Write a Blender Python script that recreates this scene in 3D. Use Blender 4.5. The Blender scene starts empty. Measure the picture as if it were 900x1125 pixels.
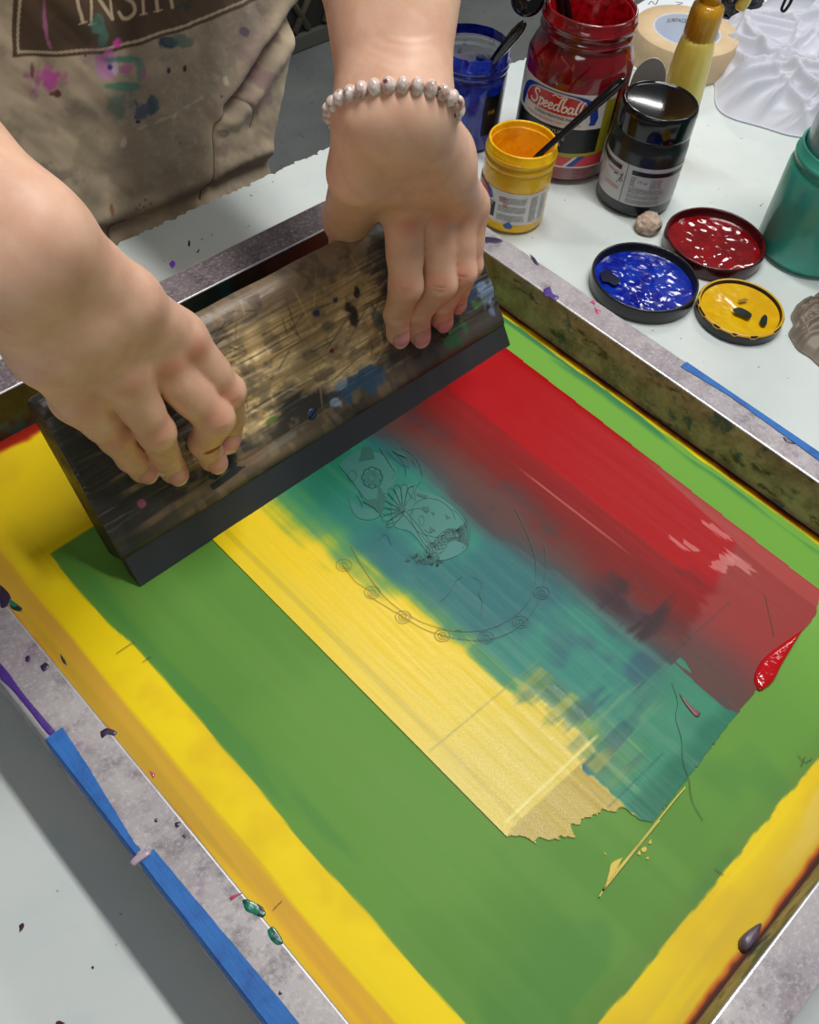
import bpy, bmesh, math, random
import numpy as np
from mathutils import Vector, Matrix
random.seed(7)
SC = bpy.context.scene
COL = SC.collection
PI = math.pi
TZ = -0.022            # table top; z = 0 is the screen fabric, everything is lifted by LIFT at the end
LIFT = 0.922

# ------------------------------------------------------------------ camera
CX, CY, F = 450.0, 562.5, 1072.5783
CAMH = 0.533
def _d(u, v):
    w = np.array([u - CX, -(v - CY), -F]); return w / np.linalg.norm(w)
_X = _d(2120, -641); _Y = _d(-1424, -1082); _Z = np.cross(_X, _Y)
WR = np.array([_X, _Y, _Z])          # rows: world axes in camera space -> world <- camera
C0 = np.array([0, 0, CAMH])
def ray(px, py):
    r = WR @ np.array([px - CX, -(py - CY), -F]); return r / np.linalg.norm(r)
def at(px, py, z=0.0):
    r = ray(px, py); t = (z - CAMH) / r[2]; return C0 + t * r
cam = bpy.data.cameras.new('camera'); camo = bpy.data.objects.new('camera', cam); COL.objects.link(camo)
cam.sensor_fit = 'VERTICAL'; cam.sensor_height = 24; cam.lens = 24 * F / 1125.0
cam.clip_start = 0.01; cam.clip_end = 50
m = Matrix(WR.tolist()).to_4x4(); m.translation = Vector(C0.tolist()); camo.matrix_world = m
SC.camera = camo
camo['kind'] = 'helper'

# ------------------------------------------------------------------ colour
def lin(c):
    return tuple((x / 12.92 if x <= .04045 else ((x + .055) / 1.055) ** 2.4) for x in [v / 255.0 for v in c])
def linA(a):
    a = np.asarray(a, float) / 255.0
    return np.where(a <= .04045, a / 12.92, ((a + .055) / 1.055) ** 2.4)

# ------------------------------------------------------------------ numpy noise
def _hash(ix, iy, seed):
    h = (ix.astype(np.int64) * 374761393 + iy.astype(np.int64) * 668265263 + seed * 1442695041) & 0xFFFFFFFF
    h = ((h ^ (h >> 13)) * 1274126177) & 0xFFFFFFFF
    return ((h ^ (h >> 16)) & 0xFFFF) / 65535.0
def noise(x, y, seed=0):
    x = np.asarray(x, float); y = np.asarray(y, float)
    ix = np.floor(x); iy = np.floor(y); fx = x - ix; fy = y - iy
    fx = fx * fx * (3 - 2 * fx); fy = fy * fy * (3 - 2 * fy)
    a = _hash(ix, iy, seed); b = _hash(ix + 1, iy, seed); c = _hash(ix, iy + 1, seed); d = _hash(ix + 1, iy + 1, seed)
    return (a * (1 - fx) + b * fx) * (1 - fy) + (c * (1 - fx) + d * fx) * fy
def fbm(x, y, seed=0, o=4):
    s = 0; a = .5; t = 0
    for i in range(o):
        s = s + a * noise(x * 2 ** i, y * 2 ** i, seed + i * 17); t += a; a *= .5
    return s / t
def sst(a, b, x):
    t = np.clip((x - a) / (b - a), 0, 1); return t * t * (3 - 2 * t)
def mix(c, d, t):
    t = np.asarray(t)[..., None]; return c * (1 - t) + np.asarray(d, float) * t

# ------------------------------------------------------------------ objects
TOPS = []
def link(o, parent=None):
    COL.objects.link(o)
    if parent is not None: o.parent = parent
    else: TOPS.append(o)
    return o
def tag(o, label=None, cat=None, group=None, kind=None):
    if label: o['label'] = label
    if cat: o['category'] = cat
    if group: o['group'] = group
    if kind: o['kind'] = kind
    return o
def thing(name, label, cat, loc, group=None):
    o = bpy.data.objects.new(name, None); o.empty_display_size = .02
    o.location = Vector([float(c) for c in loc]); link(o)
    return tag(o, label, cat, group)
def wloc(p):
    v = Vector((0, 0, 0))
    while p is not None: v = v + p.location; p = p.parent
    return v
def mesh(name, verts, faces, mat, parent=None, org=None, smooth=True, col=None, cols2=None):
    """verts in place coordinates; the object's origin goes to org (top level) or stays on its parent"""
    verts = np.asarray(verts, float).reshape(-1, 3)
    if parent is not None: base = np.array(wloc(parent)); loc = (0, 0, 0)
    else: base = np.array(org if org is not None else (0, 0, 0), float); loc = tuple(base)
    me = bpy.data.meshes.new(name)
    V = verts - base
    if isinstance(faces, np.ndarray):
        n = len(faces); k = faces.shape[1]
        me.vertices.add(len(V)); me.vertices.foreach_set('co', V.astype(np.float32).ravel())
        me.loops.add(n * k); me.loops.foreach_set('vertex_index', faces.astype(np.int32).ravel())
        me.polygons.add(n); me.polygons.foreach_set('loop_start', np.arange(0, n * k, k, dtype=np.int32))
        me.update(calc_edges=True); me.validate()
    else:
        me.from_pydata([tuple(v) for v in V], [], faces); me.update()
    if smooth: me.polygons.foreach_set('use_smooth', np.ones(len(me.polygons), dtype=bool))
    if col is not None:
        a = me.color_attributes.new('Col', 'FLOAT_COLOR', 'POINT')
        c = np.ones((len(V), 4), np.float32); c[:, :np.asarray(col).shape[1]] = col
        a.data.foreach_set('color', c.ravel())
    if mat is not None: me.materials.append(mat)
    o = bpy.data.objects.new(name, me); o.location = loc
    return link(o, parent)
def grid_faces(nu, nv, off=0, wrap=False):
    i = np.arange(nu - 1 if not wrap else nu)[:, None]; j = np.arange(nv - 1)[None, :]
    a = (i % nu) * nv + j; b = ((i + 1) % nu) * nv + j
    return np.stack([a, b, b + 1, a + 1], -1).reshape(-1, 4) + off
def lathe(name, prof, c, mat, parent=None, n=64, org=None, axis=None, flat=False, wob=None):
    """prof: list of (r, z) from the axis outwards/upwards; r = 0 ends close to a point"""
    P = []
    prof = [(max(r, 1e-5), z) for r, z in prof]
    for i in range(n):
        a = 2 * PI * i / n
        for k, (r, z) in enumerate(prof):
            rr = r * (1 + (wob(a, k) if wob else 0))
            P.append((rr * math.cos(a), rr * math.sin(a), z))
    P = np.array(P)
    if axis is not None: P = P @ np.array(axis).T      # columns: x y z axes
    P = P + np.array(c, float)
    f = grid_faces(n, len(prof), wrap=True)
    return mesh(name, P, f, mat, parent, org, smooth=not flat)
def frame_axes(zdir, xhint=(1, 0, 0)):
    z = np.array(zdir, float); z /= np.linalg.norm(z)
    x = np.array(xhint, float); x = x - z * np.dot(x, z); x /= np.linalg.norm(x)
    return np.array([x, np.cross(z, x), z]).T
def tube_data(pts, rad, n=12, caps=True):
    pts = np.array(pts, float); m_ = len(pts)
    rad = np.full(m_, rad) if np.isscalar(rad) else np.array(rad, float)
    T = np.gradient(pts, axis=0); T /= np.linalg.norm(T, axis=1)[:, None] + 1e-12
    up = np.array([0, 0, 1.]) if abs(T[0][2]) < .9 else np.array([1., 0, 0])
    N = np.cross(T[0], up); N /= np.linalg.norm(N); V = []
    for i in range(m_):
        N = N - T[i] * np.dot(N, T[i]); N /= np.linalg.norm(N); Bn = np.cross(T[i], N)
        for k in range(n):
            a = 2 * PI * k / n; V.append(pts[i] + rad[i] * (math.cos(a) * N + math.sin(a) * Bn))
    F_ = []
    for i in range(m_ - 1):
        for k in range(n):
            k2 = (k + 1) % n; F_.append((i * n + k, i * n + k2, (i + 1) * n + k2, (i + 1) * n + k))
    if caps:
        F_.append(tuple(range(n - 1, -1, -1))); F_.append(tuple((m_ - 1) * n + k for k in range(n)))
    return V, F_
def tube(name, pts, rad, mat, parent=None, org=None, n=12):
    V, F_ = tube_data(pts, rad, n); return mesh(name, V, F_, mat, parent, org)
def box_data(lo, hi, bev=0.0, seg=2):
    bm = bmesh.new(); bmesh.ops.create_cube(bm, size=1)
    lo = Vector(lo); hi = Vector(hi); c = (lo + hi) / 2; s = hi - lo
    for v_ in bm.verts: v_.co = Vector((v_.co.x * s.x, v_.co.y * s.y, v_.co.z * s.z)) + c
    if bev > 0: bmesh.ops.bevel(bm, geom=bm.edges[:], offset=bev, segments=seg, profile=.5, affect='EDGES')
    V = [tuple(v_.co) for v_ in bm.verts]; F_ = [tuple(v_.index for v_ in f.verts) for f in bm.faces]; bm.free()
    return V, F_
def box(name, lo, hi, mat, parent=None, bev=0.0, org=None, smooth=False):
    V, F_ = box_data(lo, hi, bev); return mesh(name, V, F_, mat, parent, org, smooth=smooth)
def prism(name, poly, z0, z1, mat, parent=None, org=None, fn=None):
    n = len(poly); V = [(p[0], p[1], z0) for p in poly] + [(p[0], p[1], z1) for p in poly]
    if fn: V = [fn(v) for v in V]
    F_ = [tuple(range(n - 1, -1, -1)), tuple(range(n, 2 * n))] + [(i, (i + 1) % n, n + (i + 1) % n, n + i) for i in range(n)]
    return mesh(name, V, F_, mat, parent, org, smooth=False)
def ribbon_data(lines, w, z, off=0):
    """flat strokes in the xy plane, one strip per line, at height z"""
    V = []; F_ = []
    for L in lines:
        L = np.array(L, float)
        if len(L) < 2: continue
        T = np.gradient(L, axis=0); T /= np.linalg.norm(T, axis=1)[:, None] + 1e-12
        N = np.stack([-T[:, 1], T[:, 0]], 1); b = len(V) + off
        for p, n_ in zip(L, N):
            V.append((p[0] + n_[0] * w / 2, p[1] + n_[1] * w / 2, z)); V.append((p[0] - n_[0] * w / 2, p[1] - n_[1] * w / 2, z))
        for i in range(len(L) - 1): F_.append((b + 2 * i, b + 2 * i + 1, b + 2 * i + 3, b + 2 * i + 2))
    return V, F_
def smooth_line(P, k=6):
    P = np.array(P, float); n = len(P)
    if n < 3: return P
    out = []
    for i in range(n - 1):
        p0 = P[max(i - 1, 0)]; p1 = P[i]; p2 = P[i + 1]; p3 = P[min(i + 2, n - 1)]
        for t in np.linspace(0, 1, k, endpoint=False):
            out.append(.5 * ((2 * p1) + (-p0 + p2) * t + (2 * p0 - 5 * p1 + 4 * p2 - p3) * t * t + (-p0 + 3 * p1 - 3 * p2 + p3) * t ** 3))
    out.append(P[-1]); return np.array(out)

# ------------------------------------------------------------------ materials
class NT:
    def __init__(s, name):
        s.m = bpy.data.materials.new(name); s.m.use_nodes = True; s.t = s.m.node_tree; s.t.nodes.clear()
        s.out = s.t.nodes.new('ShaderNodeOutputMaterial'); s.p = s.t.nodes.new('ShaderNodeBsdfPrincipled')
        s.t.links.new(s.p.outputs[0], s.out.inputs[0]); s._co = None
    def n(s, ty, **k):
        nd = s.t.nodes.new(ty)
        for a, b in k.items(): setattr(nd, a, b)
        return nd
    def l(s, a, b): s.t.links.new(a, b)
    def set(s, **k):
        for a, b in k.items():
            i = s.p.inputs[a.replace('_', ' ')]
            if hasattr(b, 'is_linked') or isinstance(b, bpy.types.NodeSocket): s.l(b, i)
            else: i.default_value = b
    def co(s):
        if s._co is None: s._co = s.n('ShaderNodeTexCoord').outputs['Object']
        return s._co
    def noise(s, scale, detail=4, rough=.55, vec=None, stretch=None):
        nd = s.n('ShaderNodeTexNoise'); nd.inputs['Scale'].default_value = scale
        nd.inputs['Detail'].default_value = detail; nd.inputs['Roughness'].default_value = rough
        v = vec or s.co()
        if stretch:
            mp = s.n('ShaderNodeMapping'); mp.inputs['Scale'].default_value = stretch; s.l(v, mp.inputs['Vector']); v = mp.outputs[0]
        s.l(v, nd.inputs['Vector']); return nd.outputs['Fac']
    def ramp(s, fac, stops, interp='LINEAR'):
        r = s.n('ShaderNodeValToRGB'); cr = r.color_ramp; cr.interpolation = interp
        while len(cr.elements) < len(stops): cr.elements.new(.5)
        for e, (p, c) in zip(cr.elements, stops):
            e.position = p; e.color = (c, c, c, 1) if np.isscalar(c) else tuple(c) + (1,)
        s.l(fac, r.inputs[0]); return r.outputs[0]
    def mixc(s, fac, a, b, mode='MIX'):
        x = s.n('ShaderNodeMix'); x.data_type = 'RGBA'; x.blend_type = mode
        for sock, v in ((x.inputs[0], fac), (x.inputs[6], a), (x.inputs[7], b)):
            if isinstance(v, bpy.types.NodeSocket): s.l(v, sock)
            elif np.isscalar(v): sock.default_value = v
            else: sock.default_value = tuple(v) + (1,)
        return x.outputs[2]
    def bump(s, h, strength=.3, dist=.001, normal=None):
        b = s.n('ShaderNodeBump'); b.inputs['Strength'].default_value = strength; b.inputs['Distance'].default_value = dist
        s.l(h, b.inputs['Height'])
        if normal is not None: s.l(normal, b.inputs['Normal'])
        s.l(b.outputs[0], s.p.inputs['Normal']); return b.outputs[0]
    def attr(s, name='Col'):
        a = s.n('ShaderNodeAttribute'); a.attribute_name = name; return a.outputs['Color'], a.outputs['Alpha']
def simple(name, c, rough=.5, metal=0, var=.0, vscale=60, bumps=0, bscale=200, coat=0, spec=.5, c2=None, stretch=None):
    t = NT(name); base = lin(c)
    if var > 0 or c2:
        f = t.noise(vscale, 5, .6, stretch=stretch)
        f = t.ramp(f, [(.32, 0.), (.68, 1.)])
        b2 = lin(c2) if c2 else tuple(x * (1 - var) for x in base)
        t.set(Base_Color=t.mixc(f, base, b2))
    else: t.set(Base_Color=base + (1,))
    t.set(Roughness=rough, Metallic=metal, Coat_Weight=coat, Specular_IOR_Level=spec)
    if bumps: t.bump(t.noise(bscale, 4, .6, stretch=stretch), bumps)
    return t.m
# ================================================================== lights and world
def area(name, loc, size, power, target, col=(1, 1, 1)):
    L = bpy.data.lights.new(name, 'AREA'); L.shape = 'RECTANGLE'; L.size = size[0]; L.size_y = size[1]; L.energy = power; L.color = col
    o = bpy.data.objects.new(name, L); o.location = loc
    d = Vector(target) - Vector(loc); o.rotation_euler = d.to_track_quat('-Z', 'Y').to_euler(); o['kind'] = 'helper'; link(o); return o
# ceiling fixtures and one added fill lamp, 1.8 m above the table, long side along y
area('ceiling_or_fill_lamp', (.80, .35, 1.80), (.11, 1.1), 28, (.80, .35, 0), (1, .985, .955))
area('ceiling_or_fill_lamp', (2.35, .55, 1.80), (.30, 1.2), 15, (2.35, .55, 0), (1, .985, .955))
area('ceiling_or_fill_lamp', (4.05, 2.2, 1.80), (.32, .50), 15, (4.05, 2.2, 0), (1, .985, .955))
area('ceiling_or_fill_lamp', (-1.3, -.7, 1.80), (.5, 1.2), 9, (-1.6, -.6, 0), (1, .985, .955))  # unseen fill lamp, added to brighten the hands
W = bpy.data.worlds.new('room_light'); SC.world = W; W.use_nodes = True
W.node_tree.nodes['Background'].inputs[0].default_value = (.92, .96, 1, 1)
W.node_tree.nodes['Background'].inputs[1].default_value = .11
SC.view_settings.view_transform = 'Standard'; SC.view_settings.look = 'None'
SC.view_settings.exposure = 0.0; SC.view_settings.gamma = 1; SC.view_settings.use_curve_mapping = False
SC.cycles.use_denoising = True
SC.cycles.max_bounces = 8; SC.cycles.transparent_max_bounces = 12
SC.cycles.sample_clamp_indirect = 6

# ================================================================== setting: floor and table
def floor_mat():
    t = NT('painted_concrete'); f = t.noise(3, 6, .65); g = t.noise(40, 4, .6)
    c = t.mixc(t.ramp(f, [(.35, 0.), (.7, 1.)]), lin((128, 132, 130)), lin((104, 108, 108)))
    c = t.mixc(t.ramp(g, [(.62, 0.), (.7, .5)]), c, lin((80, 84, 84))); t.set(Base_Color=c, Roughness=.55); return t.m
fl = mesh('floor', [(-4, -4, -LIFT), (5, -4, -LIFT), (5, 6, -LIFT), (-4, 6, -LIFT)], [(0, 1, 2, 3)], floor_mat(), smooth=False)
tag(fl, kind='structure', label='grey painted concrete floor behind the table')

def table_mat():
    t = NT('white_laminate'); f = t.noise(9, 5, .6); c = t.mixc(t.ramp(f, [(.35, 0.), (.75, 1.)]), lin((214, 220, 217)), lin((198, 210, 209)))
    sp = t.noise(150, 2, .5); c = t.mixc(t.ramp(sp, [(.74, 0.), (.78, 1.)]), c, lin((150, 160, 165)))
    b = t.noise(30, 3, .5); c = t.mixc(t.ramp(b, [(.6, 0.), (.8, .35)]), c, lin((170, 205, 215)))
    t.set(Base_Color=c, Roughness=.35); t.bump(t.noise(500, 3, .5), .04); return t.m
M_TAB = table_mat()
tb = thing('work_table', 'long white topped table with a chipped back edge under the printing screen', 'table', (.6, 0, TZ - .03))
# top with a chipped back edge
xs = np.concatenate([[-.7], np.linspace(-.05, 1.35, 560), [1.9]])
edge = .6565 + .0022 * (fbm(xs * 120, xs * 0, 3, 4) - .5) * 2 - .002 * (fbm(xs * 400, xs * 0, 9, 2) > .62)
V = []; F_ = []
for i, (x, y) in enumerate(zip(xs, edge)):
    V += [(x, -.75, TZ), (x, y - .0012, TZ), (x, y, TZ - .0015), (x, y - .002 + .002 * random.random(), TZ - .012), (x, .640, TZ - .03), (x, -.75, TZ - .03)]
for i in range(len(xs) - 1):
    for k in range(6): F_.append((i * 6 + k, (i + 1) * 6 + k, (i + 1) * 6 + (k + 1) % 6, i * 6 + (k + 1) % 6))
F_ += [tuple(range(6)), tuple(len(V) - 6 + k for k in (5, 4, 3, 2, 1, 0))]
mesh('table_top', V, F_, M_TAB, tb, smooth=False)
M_TLEG = simple('table_leg_steel', (90, 92, 95), .4, .6)
for (x, y) in ((-.62, -.66), (1.8, -.66), (-.62, .56), (1.8, .56)):
    box('leg', (x - .025, y - .025, -LIFT), (x + .025, y + .025, TZ - .03), M_TLEG, tb, .004)
# flecks of dried ink on the table
M_FLECK = simple('dried_ink_fleck', (60, 15, 40), .4)
def fleck_poly(cx, cy, r, n=9, el=1, rot=0):
    P = []
    for i in range(n):
        a = 2 * PI * i / n; rr = r * random.uniform(.6, 1.2); x = rr * math.cos(a) * el; y = rr * math.sin(a)
        P.append((cx + x * math.cos(rot) - y * math.sin(rot), cy + x * math.sin(rot) + y * math.cos(rot)))
    return P
V = []; F_ = []
for (px, py, r, el) in [(24, 1018, .0014, 2), (102, 1063, .0007, 1), (66, 1124, .0012, 2), (208, 268, .0012, 4), (218, 276, .0009, 3), (233, 258, .0006, 2), (180, 287, .0007, 1),
                        (836, 226, .0009, 1), (600, 300, .0006, 1), (838, 224, .0006, 1), (790, 208, .0006, 1), (668, 262, .0005, 1), (748, 372, .0006, 1), (300, 200, .0008, 1), (276, 215, .0007, 2)]:
    p = at(px, py, TZ); P = fleck_poly(p[0], p[1], r, el=el, rot=random.random() * 3); b = len(V)
    V += [(a, b_, TZ + .0003) for a, b_ in P]; F_.append(tuple(range(b, b + len(P))))
mesh('ink_flecks', V, F_, M_FLECK, tb, smooth=False)['kind'] = 'stuff'

# ================================================================== printing screen
FX0, FX1, FY0, FY1, RW, RT = .0375, .541, -.0885, .5265, .0275, .040
scr = thing('printing_screen', 'aluminium framed silkscreen with green emulsion and red, teal and yellow ink pulled over it', 'screen', (.29, .22, -.002))
def rail_mat(name, c1, c2, grime):
    t = NT(name)
    a = t.noise(14, 6, .7); b = t.noise(55, 6, .75); c = t.noise(200, 5, .75); d = t.noise(420, 4, .7)
    col = t.mixc(t.ramp(a, [(.38, 0.), (.62, 1.)]), lin(c1), lin(c2))
    col = t.mixc(t.ramp(b, [(.50, 0.), (.66, .8)]), col, lin(grime))
    col = t.mixc(t.ramp(c, [(.64, 0.), (.72, .7)]), col, lin((70, 62, 74)))
    col = t.mixc(t.ramp(t.noise(38, 3, .6), [(.66, 0.), (.72, .45)]), col, lin((120, 78, 130)))
    col = t.mixc(t.ramp(d, [(.50, 0.), (.72, .55)]), col, lin((206, 200, 202)))
    t.set(Base_Color=col, Metallic=.12, Roughness=t.ramp(b, [(.3, .32), (.7, .6)])); t.bump(b, .25, .0006); return t.m
M_RAIL = rail_mat('stained_aluminium', (178, 172, 172), (148, 139, 146), (112, 104, 108))
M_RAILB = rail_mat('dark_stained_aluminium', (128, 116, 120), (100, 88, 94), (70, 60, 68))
def side_mat(nm='grimy_rail_side', k=1.0):
    t = NT(nm); a = t.noise(40, 5, .7); b = t.noise(90, 4, .7, stretch=(1, .4, 1)); c = t.noise(30, 4, .6)
    col = t.mixc(t.ramp(a, [(.4, 0.), (.65, 1.)]), lin((158 * k, 150 * k, 120 * k)), lin((112 * k, 104 * k, 80 * k)))
    col = t.mixc(t.ramp(b, [(.56, 0.), (.66, .8)]), col, lin((30, 30, 28)))
    col = t.mixc(t.ramp(c, [(.57, 0.), (.63, .8)]), col, lin((30, 84, 96)))
    t.set(Base_Color=col, Roughness=.5); t.bump(a, .2); return t.m
M_SIDE = side_mat(k=1.15); M_SIDEB = side_mat('shaded_rail_side', .38)  # back rail's copy is darker: the face's shade put into its colour
M_EDGE = simple('highlight_aluminium_edge', (222, 222, 226), .28, .55, .25, 90)  # paler bare metal on the bevels, edge highlight put into the colour
def rail(name, x0, x1, y0, y1, mt, inner, label=None):
    """hollow aluminium bar, bevelled; the face turned to the print is grimy, darkened for shade on the back rail"""
    V, F_ = box_data((x0, y0, -.002), (x1, y1, RT), .0014, 3)
    o = mesh(name, V, F_, mt, scr, smooth=False)
    o.data.materials.append(M_SIDEB if label else M_SIDE); o.data.materials.append(M_EDGE)
    for p in o.data.polygons:
        n_ = p.normal
        if n_.x * inner[0] + n_.y * inner[1] > .9: p.material_index = 1
        elif n_.z > .1 and n_.z < .98: p.material_index = 2
    if label: o['label'] = label
    return o
e = .0004
rail('frame_rail', FX0, FX0 + RW, FY0, FY1, M_RAIL, (1, 0))
rail('frame_rail', FX1 - .025, FX1, FY0, FY1, M_RAIL, (-1, 0))
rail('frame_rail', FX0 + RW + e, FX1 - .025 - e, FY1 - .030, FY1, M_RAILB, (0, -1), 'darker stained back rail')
rail('frame_rail', FX0 + RW + e, FX1 - .025 - e, FY0, FY0 + .0275, M_RAIL, (0, 1))
# weld seams at the corners
MX0, MX1, MY0, MY1 = FX0 + RW, FX1 - .025, FY0 + .0275, FY1 - .030

# ---- fabric with its yellow border and green emulsion (pigment, plus some lamp glare, laid out as a colour attribute)
nx, ny = 460, 570
gx = np.linspace(MX0, MX1, nx); gy = np.linspace(MY0, MY1, ny)
X, Y = np.meshgrid(gx, gy, indexing='ij')
def base_col(X, Y):
    st = fbm(X * 90, Y * 6, 1, 4); st2 = fbm(X * 260, Y * 9, 5, 3); cl = fbm(X * 25, Y * 25, 8, 4)
    sth = fbm(X * 6, Y * 110, 21, 4)
    yel = np.array([250., 220, 10]) + np.zeros(X.shape + (3,))
    yel = mix(yel, (226, 186, 26), sst(.4, .7, cl) * .6)
    # long smears of thin orange along the left edge
    dl = X - MX0
    o = sst(.0235, .0195, dl + (st - .5) * .016)
    yel = mix(yel, (230, 178, 52), o * (.65 + .35 * sst(.3, .6, st2)))
    yel = mix(yel, (206, 160, 64), sst(.45, .62, fbm(X * 110, Y * 5, 37, 3)) * sst(.030, .020, dl) * sst(.010, .014, dl) * .5)
    sm = sst(.55, .7, fbm(X * 70, Y * 4, 31, 3)) * sst(.05, .03, dl)
    yel = mix(yel, (196, 158, 52), sm * .75)
    # near edge: thinner, duller
    dn = Y - MY0
    yel = mix(yel, (212, 178, 52), sst(.05, .0, dn) * (.4 + .6 * sst(.35, .65, sth)))
    yel = mix(yel, (226, 200, 96), sst(.6, .75, fbm(X * 10, Y * 60, 77, 3)) * sst(.06, .03, dn) * .6)
    # back: olive under the squeegee
    yel = mix(yel, (178, 150, 20), sst(.36, .44, Y) * .4)
    # lip of dried orange ink along the frame
    dd = np.minimum(np.minimum(dl, MX1 - X), np.minimum(dn, MY1 - Y))
    wob = (fbm(X * 60, Y * 60, 12, 3) - .5) * .005
    yel = mix(yel, (196, 92, 20), sst(.0055, .0025, dd + wob))
    yel = mix(yel, (110, 46, 18), sst(.0032, .0014, dd + wob))
    dr = np.minimum(MX1 - X, dn)
    yel = mix(yel, (60, 26, 14), sst(.0026, .001, dr + wob * .3) * .8)
    yel = mix(yel, (150, 30, 14), sst(.012, .006, MY1 - Y + wob) )
    # green emulsion with its own outline
    ex = .1105 + .0035 * (fbm(Y * 14, Y * 0, 41, 3) - .5) * 2 + .006 * sst(.33, .36, Y) * sst(.392, .37, Y) * 0
    L_ = X - ex
    R_ = .5085 + .0012 * (fbm(Y * 50, Y * 0, 44, 3) - .5) * 2 - X
    Bt = Y - (-.0275 + .0016 * (fbm(X * 70, X * 0, 45, 3) - .5) * 2)
    Tp = .393 - Y + (X - .139) * .02
    # cut upper left corner
    Cn = ((X - .112) * .6 + (.399 - Y) * .8)
    g = np.minimum(np.minimum(np.minimum(L_, R_), np.minimum(Bt, Tp)), Cn)
    green = np.array([100., 152, 60]) + np.zeros(X.shape + (3,))
    green = mix(green, (92, 144, 56), sst(.4, .65, fbm(X * 8, Y * 8, 51, 4)))
    green = mix(green, (112, 158, 70), sst(.5, .75, fbm(X * 60, Y * 5, 52, 3)) * .35)
    green = mix(green, (126, 186, 74), sst(.36, .50, X) * .8)  # paler green towards the right: lamp glare painted in
    green = mix(green, (50, 122, 70), sst(.55, .72, fbm(X * 60 + 4, Y * 7, 55, 3)) * sst(.03, .012, L_) * .28)
    green = mix(green, (60, 130, 84), sst(.52, .66, fbm(X * 120, Y * 12, 57, 3)) * sst(.010, .003, R_) * .9)
    green = mix(green, (96, 130, 60), sst(.018, .0, Bt) * .5)
    green = mix(green, (64, 122, 66), sst(.6, .72, fbm(X * 18 + 9, Y * 22, 61, 3)) * sst(.05, .0, Y) * .3)
    a = sst(-.0005, .0006, g)
    c = mix(yel, green[...], 0)
    return yel * (1 - a[..., None]) + green * a[..., None], a
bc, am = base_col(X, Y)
def fabric_mat(name, rough=.42, coat=.0, mesh_bump=.12, spk=0.0, spec=.3):
    t = NT(name); c, a = t.attr(); t.set(Base_Color=c, Roughness=rough, Coat_Weight=coat, Coat_Roughness=.12, Specular_IOR_Level=spec)
    n1 = t.noise(1400, 2, .5); n2 = t.noise(30, 3, .5)
    if spk:
        rr = t.ramp(n1, [(.4, rough - spk), (.6, rough + spk)]); t.set(Roughness=rr)
    b1 = t.n('ShaderNodeBump'); b1.inputs['Strength'].default_value = .10; b1.inputs['Distance'].default_value = .004; t.l(n2, b1.inputs['Height'])
    t.bump(n1, mesh_bump, .0002, b1.outputs[0]); return t.m
M_FAB = fabric_mat('coated_screen_fabric', .5, spec=.17)
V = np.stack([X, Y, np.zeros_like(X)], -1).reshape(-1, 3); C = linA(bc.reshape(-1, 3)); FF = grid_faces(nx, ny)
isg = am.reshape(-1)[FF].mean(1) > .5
def submesh(name, V, FF, C, mat, parent, zoff=0.0, label=None):
    u, inv = np.unique(FF.ravel(), return_inverse=True)
    v2 = V[u].copy(); v2[:, 2] += zoff
    o = mesh(name, v2, inv.reshape(FF.shape), mat, parent, col=C[u])
    if label: o['label'] = label
    return o
submesh('fabric_border', V, FF[~isg], C, M_FAB, scr, 0, 'yellow ink stained border of the fabric')
submesh('emulsion', V, FF[isg], C, M_FAB, scr, 0, 'green photo emulsion')

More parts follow.
